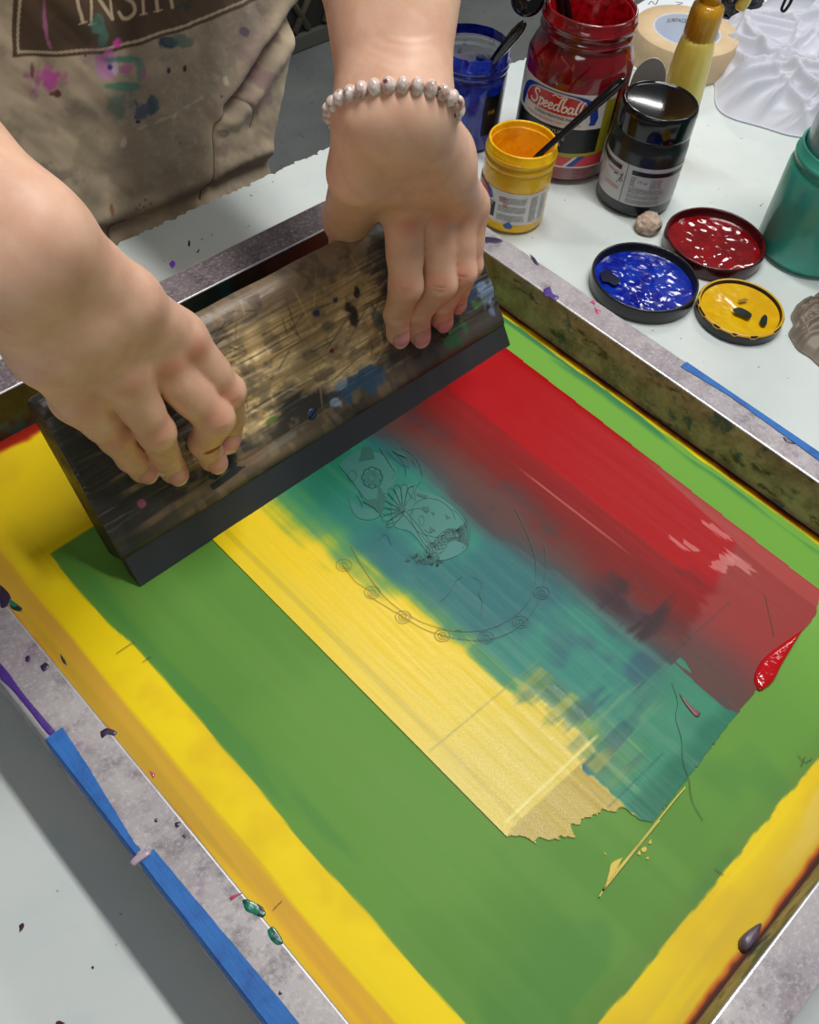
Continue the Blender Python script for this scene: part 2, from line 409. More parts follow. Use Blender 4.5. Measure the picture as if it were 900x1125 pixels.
# ---- the printed window: wet ink, one grid, split where one colour gives way to the next
nx2, ny2 = 420, 690
X, Y = np.meshgrid(np.linspace(.190, .4835, nx2), np.linspace(.013, .49, ny2), indexing='ij')
def ink(X, Y):
    e1 = (fbm(Y * 60, X * 8, 101, 4) - .5); st = fbm(X * 170, Y * 8, 102, 4); st2 = fbm(X * 480, Y * 16, 103, 3)
    cl = fbm(X * 40, Y * 40, 104, 4); wav = fbm(X * 14, Y * 14, 105, 3) - .5
    cross = fbm(X * 12, Y * 160, 106, 3)
    c = np.zeros(X.shape + (3,))
    # ---- yellow
    yel = c + np.array([242., 208, 0])
    pale = sst(.22, .10, Y + (X - .2) * .5 + wav * .03)
    yel = mix(yel, (220, 198, 84), pale * .85)
    yel = mix(yel, (186, 160, 48), sst(.0675, .0665, Y + (X - .24) * .02))
    yel = mix(yel, (216, 200, 60), sst(.45, .7, st) * .18)
    yel = mix(yel, (176, 160, 30), sst(.0025, .0015, np.abs(X - .2045 - .004 * noise(Y * 9, Y * 0, 3))) * .35)
    # ---- teal
    teal = c + np.array([48., 132, 116])
    teal = mix(teal, (34, 128, 96), sst(.29, .325, Y) * sst(.34, .30, X) * .8)
    teal = mix(teal, (40, 104, 110), sst(.4, .65, fbm(X * 22, Y * 16, 111, 4)) * .8)
    teal = mix(teal, (44, 86, 104), sst(.55, .7, fbm(X * 30 + 3, Y * 30, 112, 3)) * sst(.2, .07, Y) * .8)
    teal = mix(teal, (104, 160, 132), sst(.56, .74, st) * .22)
    teal = mix(teal, (48, 136, 98), sst(.075, .045, Y - (X - .29) * .25 + wav * .01) * .75)
    teal = mix(teal, (110, 160, 110), sst(.55, .72, st2) * sst(.09, .06, Y) * sst(.335, .29, X) * .6)
    teal = mix(teal, (26, 112, 84), sst(.036, .030, Y) * sst(.25, .27, X) * .7)
    # ---- red
    brown = c + np.array([96., 68, 64])
    brown = mix(brown, (122, 34, 30), sst(.352, .388, X + e1 * .016 + (st - .5) * .018 + (.3 - Y) * -.02))
    brown = mix(brown, (72, 62, 66), sst(.52, .7, fbm(X * 50, Y * 26, 121, 4)) * sst(.40, .36, X) * .7)
    red = mix(brown, (142, 22, 24), sst(.385, .412, X + (st - .5) * .012))
    br = sst(.413, .4165, X + wav * .006 + (fbm(Y * 20, Y * 0, 9, 2) - .5) * .006)
    red = mix(red, (170, 12, 18), br)
    red = mix(red, (170, 44, 44), sst(.5, .75, st2) * (1 - br) * .15 * sst(.37, .40, X))
    # paler flat band along the right edge and bottom
    lo = sst(.086, .078, Y + (X - .40) * -.25 + (noise(X * 300, Y * 0, 133) - .5) * .006)
    flat = mix(c + np.array([152., 56, 54]), (98, 70, 66), sst(.42, .36, X + (fbm(X * 20, Y * 20, 135, 3) - .5) * .03))
    red = mix(red, flat[..., :] * 0 + (160, 62, 60), lo * 0)
    red = red * (1 - lo[..., None]) + flat * lo[..., None]
    edge = sst(.4745 - sst(.2, .06, Y) * .014, .4765 - sst(.2, .06, Y) * .014, X + wav * .004) * sst(.22, .16, Y)
    red = red * (1 - edge[..., None]) + np.array([168., 66, 62]) * edge[..., None]
    # pale scrape marks
    for (x0, y0, w, h_) in ((.443, .094, .010, .005), (.452, .088, .004, .012), (.462, .112, .003, .012), (.437, .118, .002, .006), (.432, .125, .0015, .010)):
        mk = sst(1, .7, np.abs(X - x0) / w + (noise(X * 900, Y * 90, 140) - .5) * .8) * sst(1, .8, np.abs(Y - y0) / h_ + (noise(X * 700, Y * 30, 141) - .5) * .9)
        red = mix(red, (206, 130, 126), mk * .75)
    # streaks where the blade skipped
    red = mix(red, (196, 110, 104), sst(.0012, .0004, np.abs(X - .398 - (.2 - Y) * .02)) * sst(.13, .17, Y) * sst(.25, .22, Y) * .7)
    # ---- joins
    gb = .268 + e1 * .012 + .014 * sst(.14, .09, Y) * sst(.055, .08, Y) - .006 * sst(.07, .04, Y) + (st - .5) * .022
    b2 = .349 + e1 * .008 + (st - .5) * .010 + wav * .02
    t1 = sst(gb - .013 - .024 * sst(.2, .32, Y), gb + .008, X)
    t1 = np.where(Y < .066, sst(-.0008, .0008, X - (.2575 + .003 * (noise(Y * 300, Y * 0, 7) - .5)) + 0), t1)
    t2 = sst(b2 - .022, b2 + .020, X)
    t2 = np.where(Y < .070, sst(-.003, .003, (X - .352) + (noise(X * 420, Y * 60, 77) - .5) * .016 + (Y - .03) * -.1), t2)
    mid = mix(yel, (120, 166, 56), np.clip(t1 * 2, 0, 1) * .9)
    out = mid * (1 - t1[..., None]) + teal * t1[..., None]
    # translucent block and skipped strokes where the pulls overlap
    blk = sst(.0005, -.0005, np.abs(Y - .108 + (X - .27) * .05) - .021) * sst(.235, .262, X + (cross - .5) * .05) * sst(.2905, .2890, X) * (t1 < .999)
    mid = mix(mid, (150, 158, 62), blk * (.25 + .5 * sst(.4, .6, cross))); t1 = t1 * (1 - .45 * blk * sst(.35, .6, cross))
    teal = mix(teal, (132, 160, 96), sst(.50, .62, fbm(X * 10, Y * 240, 171, 4)) * sst(.104, .085, Y) * sst(.030, .045, Y) * sst(.325, .285, X) * .75)
    teal = mix(teal, (30, 74, 92), sst(.52, .60, fbm(X * 16, Y * 120, 172, 3)) * sst(.115, .095, Y) * sst(.04, .055, Y) * sst(.27, .285, X) * sst(.345, .33, X) * .7)
    bp2 = sst(.44, .58, fbm(X * 40, Y * 22, 173, 4) + .12 * sst(.04, .0, np.abs(X - .372)) + .1 * sst(.03, .0, np.abs(Y - .105)) - .10); red = mix(red, (66, 44, 50), bp2 * sst(.155, .125, Y) * sst(.075, .088, Y) * sst(.43, .40, X) * .85)
    grey = np.array([74., 76, 80]) + c * 0
    dom0 = np.where(t2 > .42, 2, np.where(t1 > .5, 1, 0))
    o2 = out * (1 - sst(0, .6, t2)[..., None]) + grey * sst(0, .6, t2)[..., None]
    out = o2 * (1 - sst(.35, 1, t2)[..., None]) + red * sst(.35, 1, t2)[..., None]
    # overlapping pulls near the end: a translucent block, skipped cross strokes, a paler panel
    xs_ = fbm(X * 10, Y * 260, 181, 4); xt_ = fbm(X * 18, Y * 150, 182, 3)
    bx_ = sst(.262, .272, X + (xs_ - .5) * .03) * sst(.2905, .2897, X + (Y - .1) * .06) * sst(.0845, .0855, Y) * sst(.1290, .1275, Y + (X - .27) * .1)
    out = mix(out, (150, 158, 70), bx_ * (.35 + .35 * sst(.42, .58, xs_)))
    out = mix(out, (34, 100, 104), bx_ * sst(.56, .64, xt_) * .35)
    gx_ = sst(.258, .262, X) * sst(.300, .275, X + (xs_ - .5) * .04) * sst(.040, .046, Y) * sst(.084, .078, Y); out = mix(out, (142, 154, 78), gx_ * (.3 + .6 * sst(.42, .6, xs_)))
    sx_ = sst(.27, .285, X) * sst(.334, .318, X + (xt_ - .5) * .03) * sst(.040, .050, Y) * sst(.100, .086, Y)
    out = mix(out, (120, 158, 110), sx_ * sst(.50, .62, xs_) * .5); out = mix(out, (30, 78, 96), sx_ * sst(.52, .64, xt_) * .5)
    pn = sst(.3005, .3013, X + (Y - .05) * .08) * sst(.0745, .0735, Y) * (dom0 == 1); out = mix(out, (64, 138, 108), pn * .45)
    ed_ = sst(.030, .022, Y - .008 * noise(X * 60, Y * 0, 5)) * sst(.254, .262, X) * (dom0 == 1); out = mix(out, (20, 104, 78), ed_ * .5)
    dk = sst(.345, .352, X) * sst(.405, .385, X + (xt_ - .5) * .05) * sst(.088, .096, Y) * sst(.128, .112, Y + (xs_ - .5) * .03); out = mix(out, (58, 42, 48), dk * sst(.42, .56, xt_) * .75)
    # squeegee stop lines across the pull
    for yy, x0, x1, a in ((.1300, .198, .292, .5), (.0670, .198, .262, .45), (.0395, .25, .30, .35), (.078, .352, .42, .25)):
        ln = sst(.0009, .0002, np.abs(Y - yy + (X - .25) * .03)) * sst(x0 - .002, x0 + .002, X) * sst(x1 + .002, x1 - .002, X)
        out = mix(out, (150, 140, 60) if x0 < .24 else (30, 70, 70), ln * a)
    ln = sst(.0012, .0004, np.abs(Y - .0725 + (X - .24) * .02)) * sst(.198, .202, X) * sst(.282, .276, X)
    out = mix(out, (240, 232, 150), ln * .7)
    dom = np.where(t2 > .42, 2, np.where(t1 > .5, 1, 0))
    return out, dom
ic, dom = ink(X, Y)
# outline of the ink
lo_y = np.interp(X[:, 0], [.190, .2, .212, .222, .236, .2565, .258, .262, .30, .346, .377, .456, .4835],
                 [.066, .062, .050, .044, .0425, .034, .022, .0165, .0185, .022, .0235, .028, .040])
rag = (fbm(X * 260, X * 0 + 3, 150, 3) - .5) * np.where(X < .2575, .010, .0012)
inside = (Y > lo_y[:, None] + rag) & (X > .1945 + .0003 * noise(Y * 60, Y * 0, 8) - (Y < .08) * .0 + np.clip(.07 - Y, 0, 1) * .0) & (X < .4825 - np.clip(.33 - Y, 0, .3) * .025)
V = np.stack([X, Y, np.full_like(X, .0006)], -1)
V[..., 2] += .00035 * fbm(X * 160, Y * 10, 160, 3) + .0002 * (ic[..., 0] > 175) * (ic[..., 1] < 40)
V = V.reshape(-1, 3); C = linA(ic.reshape(-1, 3)); FF = grid_faces(nx2, ny2)
ok = inside.reshape(-1)[FF].all(1); dm = dom.reshape(-1)[FF[:, 0]]
M_GOLD = fabric_mat('wet_yellow_ink', .32, 0, .5, .10, .30); M_TEAL = fabric_mat('wet_teal_ink', .38, 0, .25, .05, .22); M_RED = fabric_mat('wet_red_ink', .36, 0, .15, 0, .14)
submesh('ink_layer', V, FF[ok & (dm == 0)], C, M_GOLD, scr, 0, 'yellow ink')
submesh('ink_layer', V, FF[ok & (dm == 1)], C, M_TEAL, scr, 0, 'teal ink')
submesh('ink_layer', V, FF[ok & (dm == 2)], C, M_RED, scr, 0, 'red ink')

# ---- drips and smears at the end of the pull
def blob(name, px, z0, h, mat, parent, z=0, label=None, pts=None, dome=.5):
    P = np.array([at(a, b, z)[:2] for a, b in px]) if pts is None else np.array(pts)
    P = smooth_line(np.vstack([P, P[:1]]), 4)[:-1]; c = P.mean(0); V = []; n = len(P)
    for k, (s, q) in enumerate(((1, 0), (.97, .5), (.85, .85), (.5, 1.0))):
        for p in P: V.append((*(c + (p - c) * s), z0 + h * q))
    V.append((c[0], c[1], z0 + h)); F_ = []
    for k in range(3):
        for i in range(n): F_.append((k * n + i, k * n + (i + 1) % n, (k + 1) * n + (i + 1) % n, (k + 1) * n + i))
    for i in range(n): F_.append((3 * n + i, 3 * n + (i + 1) % n, len(V) - 1))
    o = mesh(name, V, F_, mat, parent)
    if label: o['label'] = label
    return o
def wetmat(name, c, rough=.12, bs=300, b=.5, c2=None):
    t = NT(name)
    if c2: t.set(Base_Color=t.mixc(t.ramp(t.noise(160, 3), [(.45, 0.), (.62, 1.)]), lin(c), lin(c2)))
    else: t.set(Base_Color=lin(c) + (1,))
    t.set(Roughness=rough, Coat_Weight=.6, Coat_Roughness=.05); t.bump(t.noise(bs, 2, .4), b, .001); return t.m
M_WRED = wetmat('thick_wet_red', (190, 6, 18))
blob('ink_pool', [(882, 692), (862, 706), (843, 720), (832, 733), (828, 748), (833, 759), (840, 757), (850, 748), (858, 732), (870, 712)], .0008, .0022, M_WRED, scr, label='glossy red ink pooled at the end of the pull')
M_GLD = simple('thin_gold_ink', (214, 190, 70), .5)
blob('ink_smear', [(684, 942), (672, 948), (669, 958), (666, 972), (676, 960)], .0003, .0004, M_GLD, scr)
for q in ([(709, 930), (704, 933), (707, 937), (711, 934)], [(703, 934), (700, 938), (704, 940)], [(715, 922), (712, 927), (716, 927)], [(666, 938), (663, 936), (665, 940)], [(712, 941), (709, 944), (713, 944)]):
    blob('ink_smear', q, .0003, .0003, M_GLD, scr)
def px_lines(L, z=0): return [np.array([at(a, b, z)[:2] for a, b in l]) for l in L]
V, F_ = ribbon_data(px_lines([[(658, 986), (668, 968), (700, 930), (740, 880), (752, 866)], [(661, 980), (690, 944), (724, 902)]]), .0007, .0018)
mesh('ink_smear', V, F_, M_GLD, scr)
M_DK = simple('hairline_crack', (40, 70, 40), .6)
cr = [[(738, 752), (744, 772), (742, 790), (748, 812), (750, 838), (757, 858)], [(757, 858), (760, 880), (772, 902)], [(838, 725), (832, 740)], [(876, 830), (884, 838), (892, 834)], [(884, 832), (880, 842)],
      [(128, 719), (138, 712), (148, 706)], [(157, 728), (166, 722)], [(785, 955), (795, 962)], [(840, 655), (850, 700)], [(300, 1000), (310, 990)]]
for l in px_lines(cr):
    V, F_ = ribbon_data([smooth_line(l, 4)], .00034, .0012); mesh('fabric_crack', V, F_, M_DK, scr)
M_MAR = simple('maroon_streak', (120, 50, 50), .4)
blob('ink_smear', [(745, 762), (750, 768), (762, 780), (769, 785), (764, 788), (752, 774)], .0014, .0003, M_MAR, scr, label='thin maroon streak in the teal ink')

# ---- artwork exposed into the emulsion, showing as fine dark lines
M_LINE = simple('stencil_line', (26, 84, 80), .4); M_LINEY = simple('stencil_line_on_yellow', (132, 126, 30), .5); M_FILL = simple('stencil_fill', (30, 100, 88), .5); M_FILL2 = simple('stencil_fill_light', (50, 124, 116), .5)
def circpx(cx, cy, rx, ry, a0=0, a1=360, n=24, rot=0):
    out = []
    for t in np.linspace(math.radians(a0), math.radians(a1), n):
        x = rx * math.cos(t); y = ry * math.sin(t); out.append((cx + x * math.cos(rot) - y * math.sin(rot), cy + x * math.sin(rot) + y * math.cos(rot)))
    return out
def spiral(cx, cy, r0, turns, n=34, sq=1.0):
    return [(cx + r0 * (1 - .8 * t) * math.cos(turns * 2 * PI * t), cy + sq * r0 * (1 - .8 * t) * math.sin(turns * 2 * PI * t)) for t in np.linspace(0, 1, n)]
rnd = random.Random(3)
ln = []
ring = smooth_line([(385, 600), (402, 630), (428, 662), (462, 684), (500, 694), (535, 692), (562, 680), (580, 662), (588, 640), (588, 615), (580, 590), (566, 560)], 6)
ring2 = smooth_line([(404, 655), (443, 679), (470, 694), (505, 703), (540, 703), (572, 688), (592, 660), (600, 625), (598, 600)], 6)
lny = [ring[:26], [(376, 621), (390, 640), (409, 652)]]
ln += [ring[24:], ring2[14:]]; lny += [ring2[:16]]
for i, (x, y) in enumerate([(378, 622), (409, 652), (443, 679), (486, 699), (534, 701), (572, 684), (595, 652)]):
    g = [spiral(x, y, 6.5, 1.7, sq=.75), circpx(x, y, 8.6, 6.8)]
    (lny if i < 4 else ln).extend(g)
# rose and cut shapes
LIGHT = [[(372, 512), (386, 500), (402, 496), (424, 503), (436, 520), (425, 546), (413, 556), (399, 546), (384, 526)], [(384, 546), (392, 556), (404, 560), (418, 566), (408, 572), (394, 570), (386, 560)], [(430, 560), (436, 540), (452, 532), (462, 540), (480, 546), (500, 560), (515, 582), (512, 604), (490, 616), (474, 612), (452, 586), (434, 580)]]
ln += [circpx(409, 526, 10.5, 11.5), spiral(409, 526, 9, 3.2, 50), circpx(387, 524, 4.5, 6)] + [circpx(409 + 8 * math.cos(a), 526 + 8 * math.sin(a), 4, 4, math.degrees(a) - 90, math.degrees(a) + 90, 8) for a in np.linspace(0, 5.5, 8)]
# petals fanning from the ear
for a in np.linspace(2.3, 5.2, 9):
    cx, cy = 442 + 19 * math.cos(a), 560 + 21 * math.sin(a)
    ln.append(smooth_line([(442, 562), (cx - 3 * math.sin(a), cy + 3 * math.cos(a)), (442 + 25 * math.cos(a), 560 + 27 * math.sin(a)), (cx + 4 * math.sin(a), cy - 4 * math.cos(a)), (444, 564)], 5))
# face contour, braid and hair
ln += [smooth_line(q, 5) for q in ([(453, 566), (455, 556), (464, 550), (476, 549), (486, 553), (496, 562), (500, 572)], [(452, 562), (452, 574), (460, 586), (472, 590), (482, 592), (488, 588), (491, 583), (497, 584), (500, 592)],
       [(446, 563), (458, 577), (468, 590), (480, 606)], [(443, 566), (456, 582), (464, 596), (476, 610)], [(454, 550), (448, 540), (456, 534)], [(456, 552), (456, 540), (462, 530)], [(464, 590), (470, 597), (478, 598)],
       [(466, 583), (472, 587), (478, 583)], [(462, 578), (460, 571), (464, 568), (466, 574), (463, 580)], [(497, 560), (505, 568), (512, 580), (514, 592), (508, 604)], [(430, 572), (438, 566), (444, 564)], [(424, 577), (436, 574), (443, 567)],
       [(404, 552), (398, 548), (394, 540)], [(392, 545), (398, 556), (396, 562)], [(448, 562), (462, 560), (470, 566)])]
for i in range(12):      # coils of the bun
    x = 472 + i * 3.2; y = 606 - i * 2.2 + 3 * math.sin(i * .8)
    ln.append(circpx(x, y, 5.5 + 2 * math.sin(i * .5), 8 - i * .1, 0, 330, 16, rot=.5)); ln.append(circpx(x, y, 3, 5, 20, 300, 10, rot=.5))
for i in range(16):
    a = -1.2 + i * .14; ln.append(smooth_line([(498 + 6 * math.cos(a), 590 + 6 * math.sin(a)), (506 + 6 * math.cos(a) + 2, 590 + 12 * math.sin(a)), (506 + 11 * math.cos(a), 588 + 20 * math.sin(a))], 3))
for i in range(55):      # stippled collar
    x = 446 + rnd.random() * 40; y = 612 + (x - 446) * .12 + rnd.random() * 9 - 3; ln.append(circpx(x, y, 1.4, 1.1, n=6))
ln += [smooth_line(q, 5) for q in ([(508, 634), (500, 640), (494, 652), (484, 662)], [(520, 634), (530, 642), (526, 652), (530, 664), (528, 678)], [(416, 594), (424, 588), (430, 600)], [(426, 498), (434, 506), (442, 512), (450, 514)],
       [(440, 492), (452, 500), (460, 510), (464, 524)], [(452, 505), (456, 512)], [(436, 500), (444, 512), (446, 524)], [(430, 528), (434, 522), (432, 516)])]
V, F_ = ribbon_data(px_lines(ln), .00036, .0015); mesh('stencil_artwork', V, F_, M_LINE, scr)['label'] = 'fine drawn lines of a figure with flowers'
V, F_ = ribbon_data(px_lines(lny), .00036, .0015); mesh('stencil_artwork', V, F_, M_LINEY, scr)
V = []; F_ = []
for q in ([(399, 492), (394, 508), (412, 505), (408, 493)], [(416, 534), (414, 552), (419, 567), (424, 548)], [(398, 552), (412, 560), (420, 570), (417, 560), (413, 549)], [(437, 556), (444, 557), (446, 562), (440, 564)], [(464, 558), (471, 558), (472, 563), (466, 564)],
          [(473, 564), (478, 564), (477, 568)], [(472, 580), (479, 584), (472, 586)], [(489, 566), (495, 570), (491, 572)], [(416, 492), (424, 500), (432, 518), (424, 506)], [(430, 496), (444, 499), (450, 512), (446, 504), (436, 500)], [(458, 543), (470, 546), (468, 549), (458, 546)]):
    b = len(V); V += [(*at(a, c, 0)[:2], .0016) for a, c in q]; F_.append(tuple(range(b, b + len(q))))
mesh('stencil_artwork', V, F_, M_FILL, scr, smooth=False)['label'] = 'solid dark teal shapes of the artwork'
V = []; F_ = []
for q in LIGHT:
    P = smooth_line(np.array([at(a, c, 0)[:2] for a, c in q + q[:1]]), 3)[:-1]; b = len(V); V += [(x, y, .00125) for x, y in P]; F_.append(tuple(range(b, b + len(P))))
mesh('stencil_artwork', V, F_, M_FILL2, scr, smooth=False)['label'] = 'paler teal shapes of the artwork'

# ---- blue painter's tape wrapped over the outer edges, spots of ink on the rails
def tapemat():
    t = NT('blue_painters_tape'); t.set(Base_Color=t.mixc(t.ramp(t.noise(70, 4), [(.45, 0.), (.7, 1.)]), lin((24, 106, 186)), lin((14, 84, 160))), Roughness=.6)
    t.bump(t.noise(420, 3, .5, stretch=(1, .25, 1)), .4, .0006); return t.m
M_TAPE = tapemat()
def tape_strip(x_out, pts, sgn, label):
    """pts: (y, inner x) from one end to the other; strip lies on the rail top and folds down its outer side"""
    V = []; F_ = []; n = 60
    ys = np.linspace(pts[0][0], pts[-1][0], n); xi = np.interp(ys, [p[0] for p in pts][::(1 if pts[0][0] < pts[-1][0] else -1)], [p[1] for p in pts][::(1 if pts[0][0] < pts[-1][0] else -1)])
    for i, (y, x) in enumerate(zip(ys, xi)):
        j = .0006 * math.sin(i * 1.7) * (i in (0, n - 1)) + .00012 * random.uniform(-1, 1)
        V += [(x + j, y, RT + .0001), (x + j, y, RT + .0005), (x_out + sgn * .0002 + sgn * .0001, y, RT + .0005), (x_out - sgn * .0006, y, RT - .0012), (x_out - sgn * .0006, y, RT - .016 + .002 * noise(i * .3, 0, 2))]
    for i in range(n - 1):
        for k in range(4): F_.append((i * 5 + k, (i + 1) * 5 + k, (i + 1) * 5 + k + 1, i * 5 + k + 1))
    o = mesh('painters_tape', V, F_, M_TAPE, scr, smooth=False); o['label'] = label; return o
tape_strip(FX0, [(.262, .0475), (.235, .0455), (.186, .0405), (.181, .0410)], 1, 'blue tape strip on the left rail')
tape_strip(FX0, [(.177, .0455), (.08, .0480), (-.02, .0490)], 1, 'blue tape strip on the left rail')
tape_strip(FX1, [(.212, .5330), (.17, .5365), (.09, .5335), (-.05, .5330)], -1, 'blue tape strip on the right rail')
M_PUR = wetmat('purple_ink_spot', (70, 34, 130), .4, b=.2); M_DPU = wetmat('dark_violet_ink_spot', (38, 22, 62), .4, b=.2); M_TEA = wetmat('teal_ink_spot', (4, 120, 96), .3, c2=(2, 40, 36)); M_BLK = wetmat('black_ink_spot', (28, 26, 30), .5, b=.2)
M_PNK = wetmat('pink_ink_spot', (190, 50, 100), .4, b=.2)
def spots(mat, lst, z=RT, name='ink_spot'):
    for q in lst: blob(name, q, z + .00005, .0004, mat, scr, z=z)
spots(M_PUR, [[(0, 728), (10, 740), (28, 765), (62, 805), (62, 810), (52, 806), (30, 778), (8, 752), (0, 745)], [(597, 318), (604, 315), (607, 322), (614, 326), (610, 330), (603, 326), (598, 324)], [(186, 290), (190, 286), (193, 291), (189, 295)]])
spots(M_DPU, [[(0, 642), (10, 652), (12, 662), (4, 668), (0, 664)], [(110, 804), (118, 800), (128, 804), (126, 808), (118, 807), (112, 811)], [(28, 722), (32, 720), (33, 726), (29, 727)], [(44, 732), (50, 728), (54, 732), (48, 738)], [(66, 718), (72, 726), (73, 731), (68, 726)],
              [(192, 904), (198, 903), (197, 908), (193, 909)], [(521, 262), (530, 260), (548, 262), (552, 266), (540, 268), (524, 266)], [(582, 279), (588, 284), (592, 292), (586, 288)]])
spots(M_TEA, [[(266, 989), (272, 988), (284, 994), (292, 1003), (288, 1008), (278, 1004), (270, 1000)], [(294, 1022), (300, 1018), (308, 1028), (311, 1036), (304, 1038), (296, 1030)], [(8, 656), (14, 660), (24, 668), (22, 672), (12, 668)]])
spots(M_BLK, [[(283, 993), (289, 997), (291, 1003), (285, 1001)], [(170, 900), (173, 899), (173, 903), (170, 903)], [(200, 918), (204, 917), (203, 921)], [(307, 1088), (310, 1092), (306, 1093)], [(860, 480), (868, 484), (874, 488), (864, 486)]])
spots(M_PNK, [[(252, 986), (258, 983), (266, 981), (262, 984), (254, 989)], [(164, 847), (170, 850), (168, 855)], [(653, 338), (660, 342), (656, 345)], [(648, 332), (652, 330), (654, 335)]])
M_FLAP = simple('torn_clear_tape', (176, 160, 176), .3)
blob('tape_scrap', [(143, 948), (150, 940), (163, 934), (166, 939), (155, 947), (147, 952)], RT + .0006, .0012, M_FLAP, scr, z=RT, label='curled scrap of clear tape between the blue strips')
M_GUM = simple('dried_grey_gum', (110, 96, 112), .35, c2=(74, 60, 80), vscale=200)
blob('gum_lump', [(811, 1041), (812, 1032), (822, 1022), (835, 1015), (832, 1028), (826, 1040), (817, 1047)], .0002, .005, M_GUM, scr, label='grey lump stuck to the near edge')
# board under the screen, kept clear of the left edge
pl = box('press_board', (.075, -.08, TZ), (.505, .52, -.002), simple('board_white', (220, 222, 220), .5), None, .001, org=(.29, .22, TZ))
tag(pl, 'flat white press board lying under the framed silkscreen', 'board')
# ================================================================== squeegee
SO = np.array([.137, .3325, .0012]); STH = math.radians(55.4)
SV = np.array([0, math.cos(STH), math.sin(STH)]); SN = np.array([0, -math.sin(STH), math.cos(STH)]); SL = .352
def sq(u, s, h): return SO + np.array([u, 0, 0]) + SV * s + SN * h
sqg = thing('squeegee', 'long ink stained wooden squeegee with a black rubber blade held in both hands', 'squeegee', sq(SL / 2, 0, 0))
def handle_cols(u, s, h):
    st = fbm(u * 10, s * 260, 201, 4); st2 = fbm(u * 28, s * 700, 202, 3); cl = fbm(u * 26, s * 32, 203, 5); cr = fbm(u * 420, s * 20, 204, 3); bl = fbm(u * 60, s * 70, 205, 4)
    dark = mix(np.zeros(u.shape + (3,)) + (84, 78, 68), (58, 56, 52), sst(.35, .65, cl))
    dark = mix(dark, (132, 112, 86), sst(.48, .68, st) * sst(.4, .6, bl) * .8)
    wood = mix(np.zeros(u.shape + (3,)) + (236, 208, 154), (200, 170, 116), sst(.4, .62, st))
    wood = mix(wood, (112, 94, 64), sst(.5, .68, st2) * .4); wood = mix(wood, (150, 126, 88), sst(.55, .7, cr) * .2)
    wood = mix(wood, (134, 120, 84), sst(.5, .64, bl) * .35)
    # raw patch worn bare between the hands
    r = np.maximum(np.abs((u - .150) / .105), np.abs((s - .088) / .040)); w = sst(1.12, .62, r + (cl - .5) * 1.5 + (st - .5) * .5)
    w = np.maximum(w, sst(.5, .7, st) * sst(1.5, .9, r + (bl - .5)) * .8)
    w2 = sst(.55, .72, cl) * sst(.5, .6, st) * .55 * sst(.02, .06, s)
    c = dark * (1 - w[..., None]) + wood * w[..., None]; c = mix(c, (134, 116, 88), w2)
    # lower band
    c = mix(c, (66, 60, 52), sst(.050, .034, s) * .45); c = mix(c, (124, 104, 80), sst(.46, .6, st) * sst(.048, .042, s) * sst(.22, .1, u) * .8)
    # darker right end and left end
    c = mix(c, (54, 52, 50), sst(.252, .268, u) * .9); c = mix(c, (50, 50, 48), sst(.030, .012, u + (cl - .5) * .03) * .8)
    c = mix(c, (84, 78, 70), sst(.27, .3, u) * sst(.45, .65, st) * .5)
    # grey weathered top edge
    c = mix(c, (138, 120, 98), sst(.106, .120, s) * sst(.262, .25, u) * sst(.08, .13, u) * .85); c = mix(c, (104, 104, 106), sst(.108, .122, s) * sst(.13, .10, u) * sst(.42, .6, bl))
    # paint: blues, greens, pink, silver
    # scuffs running every way
    rs = random.Random(5)
    for _i in range(90):
        u0, s0, L_, th_ = rs.uniform(.05, .27), rs.uniform(.05, .125), rs.uniform(.004, .022), rs.choice((0, 0, .5, -.6, 1.2, 1.6)) + rs.uniform(-.2, .2); pa = (u - u0) * math.cos(th_) + (s - s0) * math.sin(th_); pb = -(u - u0) * math.sin(th_) + (s - s0) * math.cos(th_)
        c = mix(c, rs.choice(((220, 196, 150), (196, 172, 130), (60, 54, 46), (70, 62, 52))), sst(.0008, .0002, np.abs(pb)) * sst(L_, L_ * .5, np.abs(pa)) * .6)
    c = mix(c, (76, 70, 62), sst(.5, .66, fbm(u * 90, s * 120, 240, 4)) * .45); c = mix(c, (170, 148, 108), sst(.56, .68, fbm(u * 130, s * 150, 244, 3)) * sst(.262, .24, u) * sst(.03, .06, u) * .35)
    def dab(u0, s0, ru, rs, colr, a=1, k=1.2, seed=0):
        nonlocal c
        d = ((u - u0) / ru) ** 2 + ((s - s0) / rs) ** 2; c = mix(c, colr, sst(1.2, .4, d + (fbm(u * 150, s * 150, 210 + seed, 3) - .5) * k * 2) * a)
    dab(.205, .040, .026, .008, (44, 84, 118), .8, 1, 1); dab(.190, .044, .008, .004, (128, 152, 172), .9, 2, 2); dab(.182, .036, .005, .003, (150, 168, 190), .9, 2, 3)
    dab(.318, .056, .022, .010, (44, 62, 96), .7, 1.2, 4); dab(.343, .050, .008, .012, (110, 130, 156), .9, 2, 5); dab(.300, .035, .012, .005, (48, 96, 58), .85, 1.6, 6); dab(.335, .044, .008, .004, (74, 120, 60), .8, 2, 7)
    dab(.195, .098, .004, .003, (52, 50, 96), .9, 1, 8); dab(.213, .100, .004, .003, (48, 48, 92), .9, 1, 9); dab(.222, .085, .005, .008, (46, 42, 40), .9, 1.4, 10); dab(.232, .098, .003, .004, (44, 40, 40), .9, 1.4, 11)
    dab(.027, .047, .003, .003, (196, 100, 150), .9, 1, 12); dab(.196, .070, .0022, .002, (120, 20, 16), 1, .6, 13); dab(.335, .096, .003, .003, (170, 76, 50), .8, 1, 14)
    dab(.055, .102, .03, .012, (112, 112, 116), .5, 1.6, 15); dab(.085, .100, .006, .010, (150, 150, 120), .7, 1.6, 16); dab(.078, .075, .018, .018, (40, 40, 40), .75, 1.6, 17)
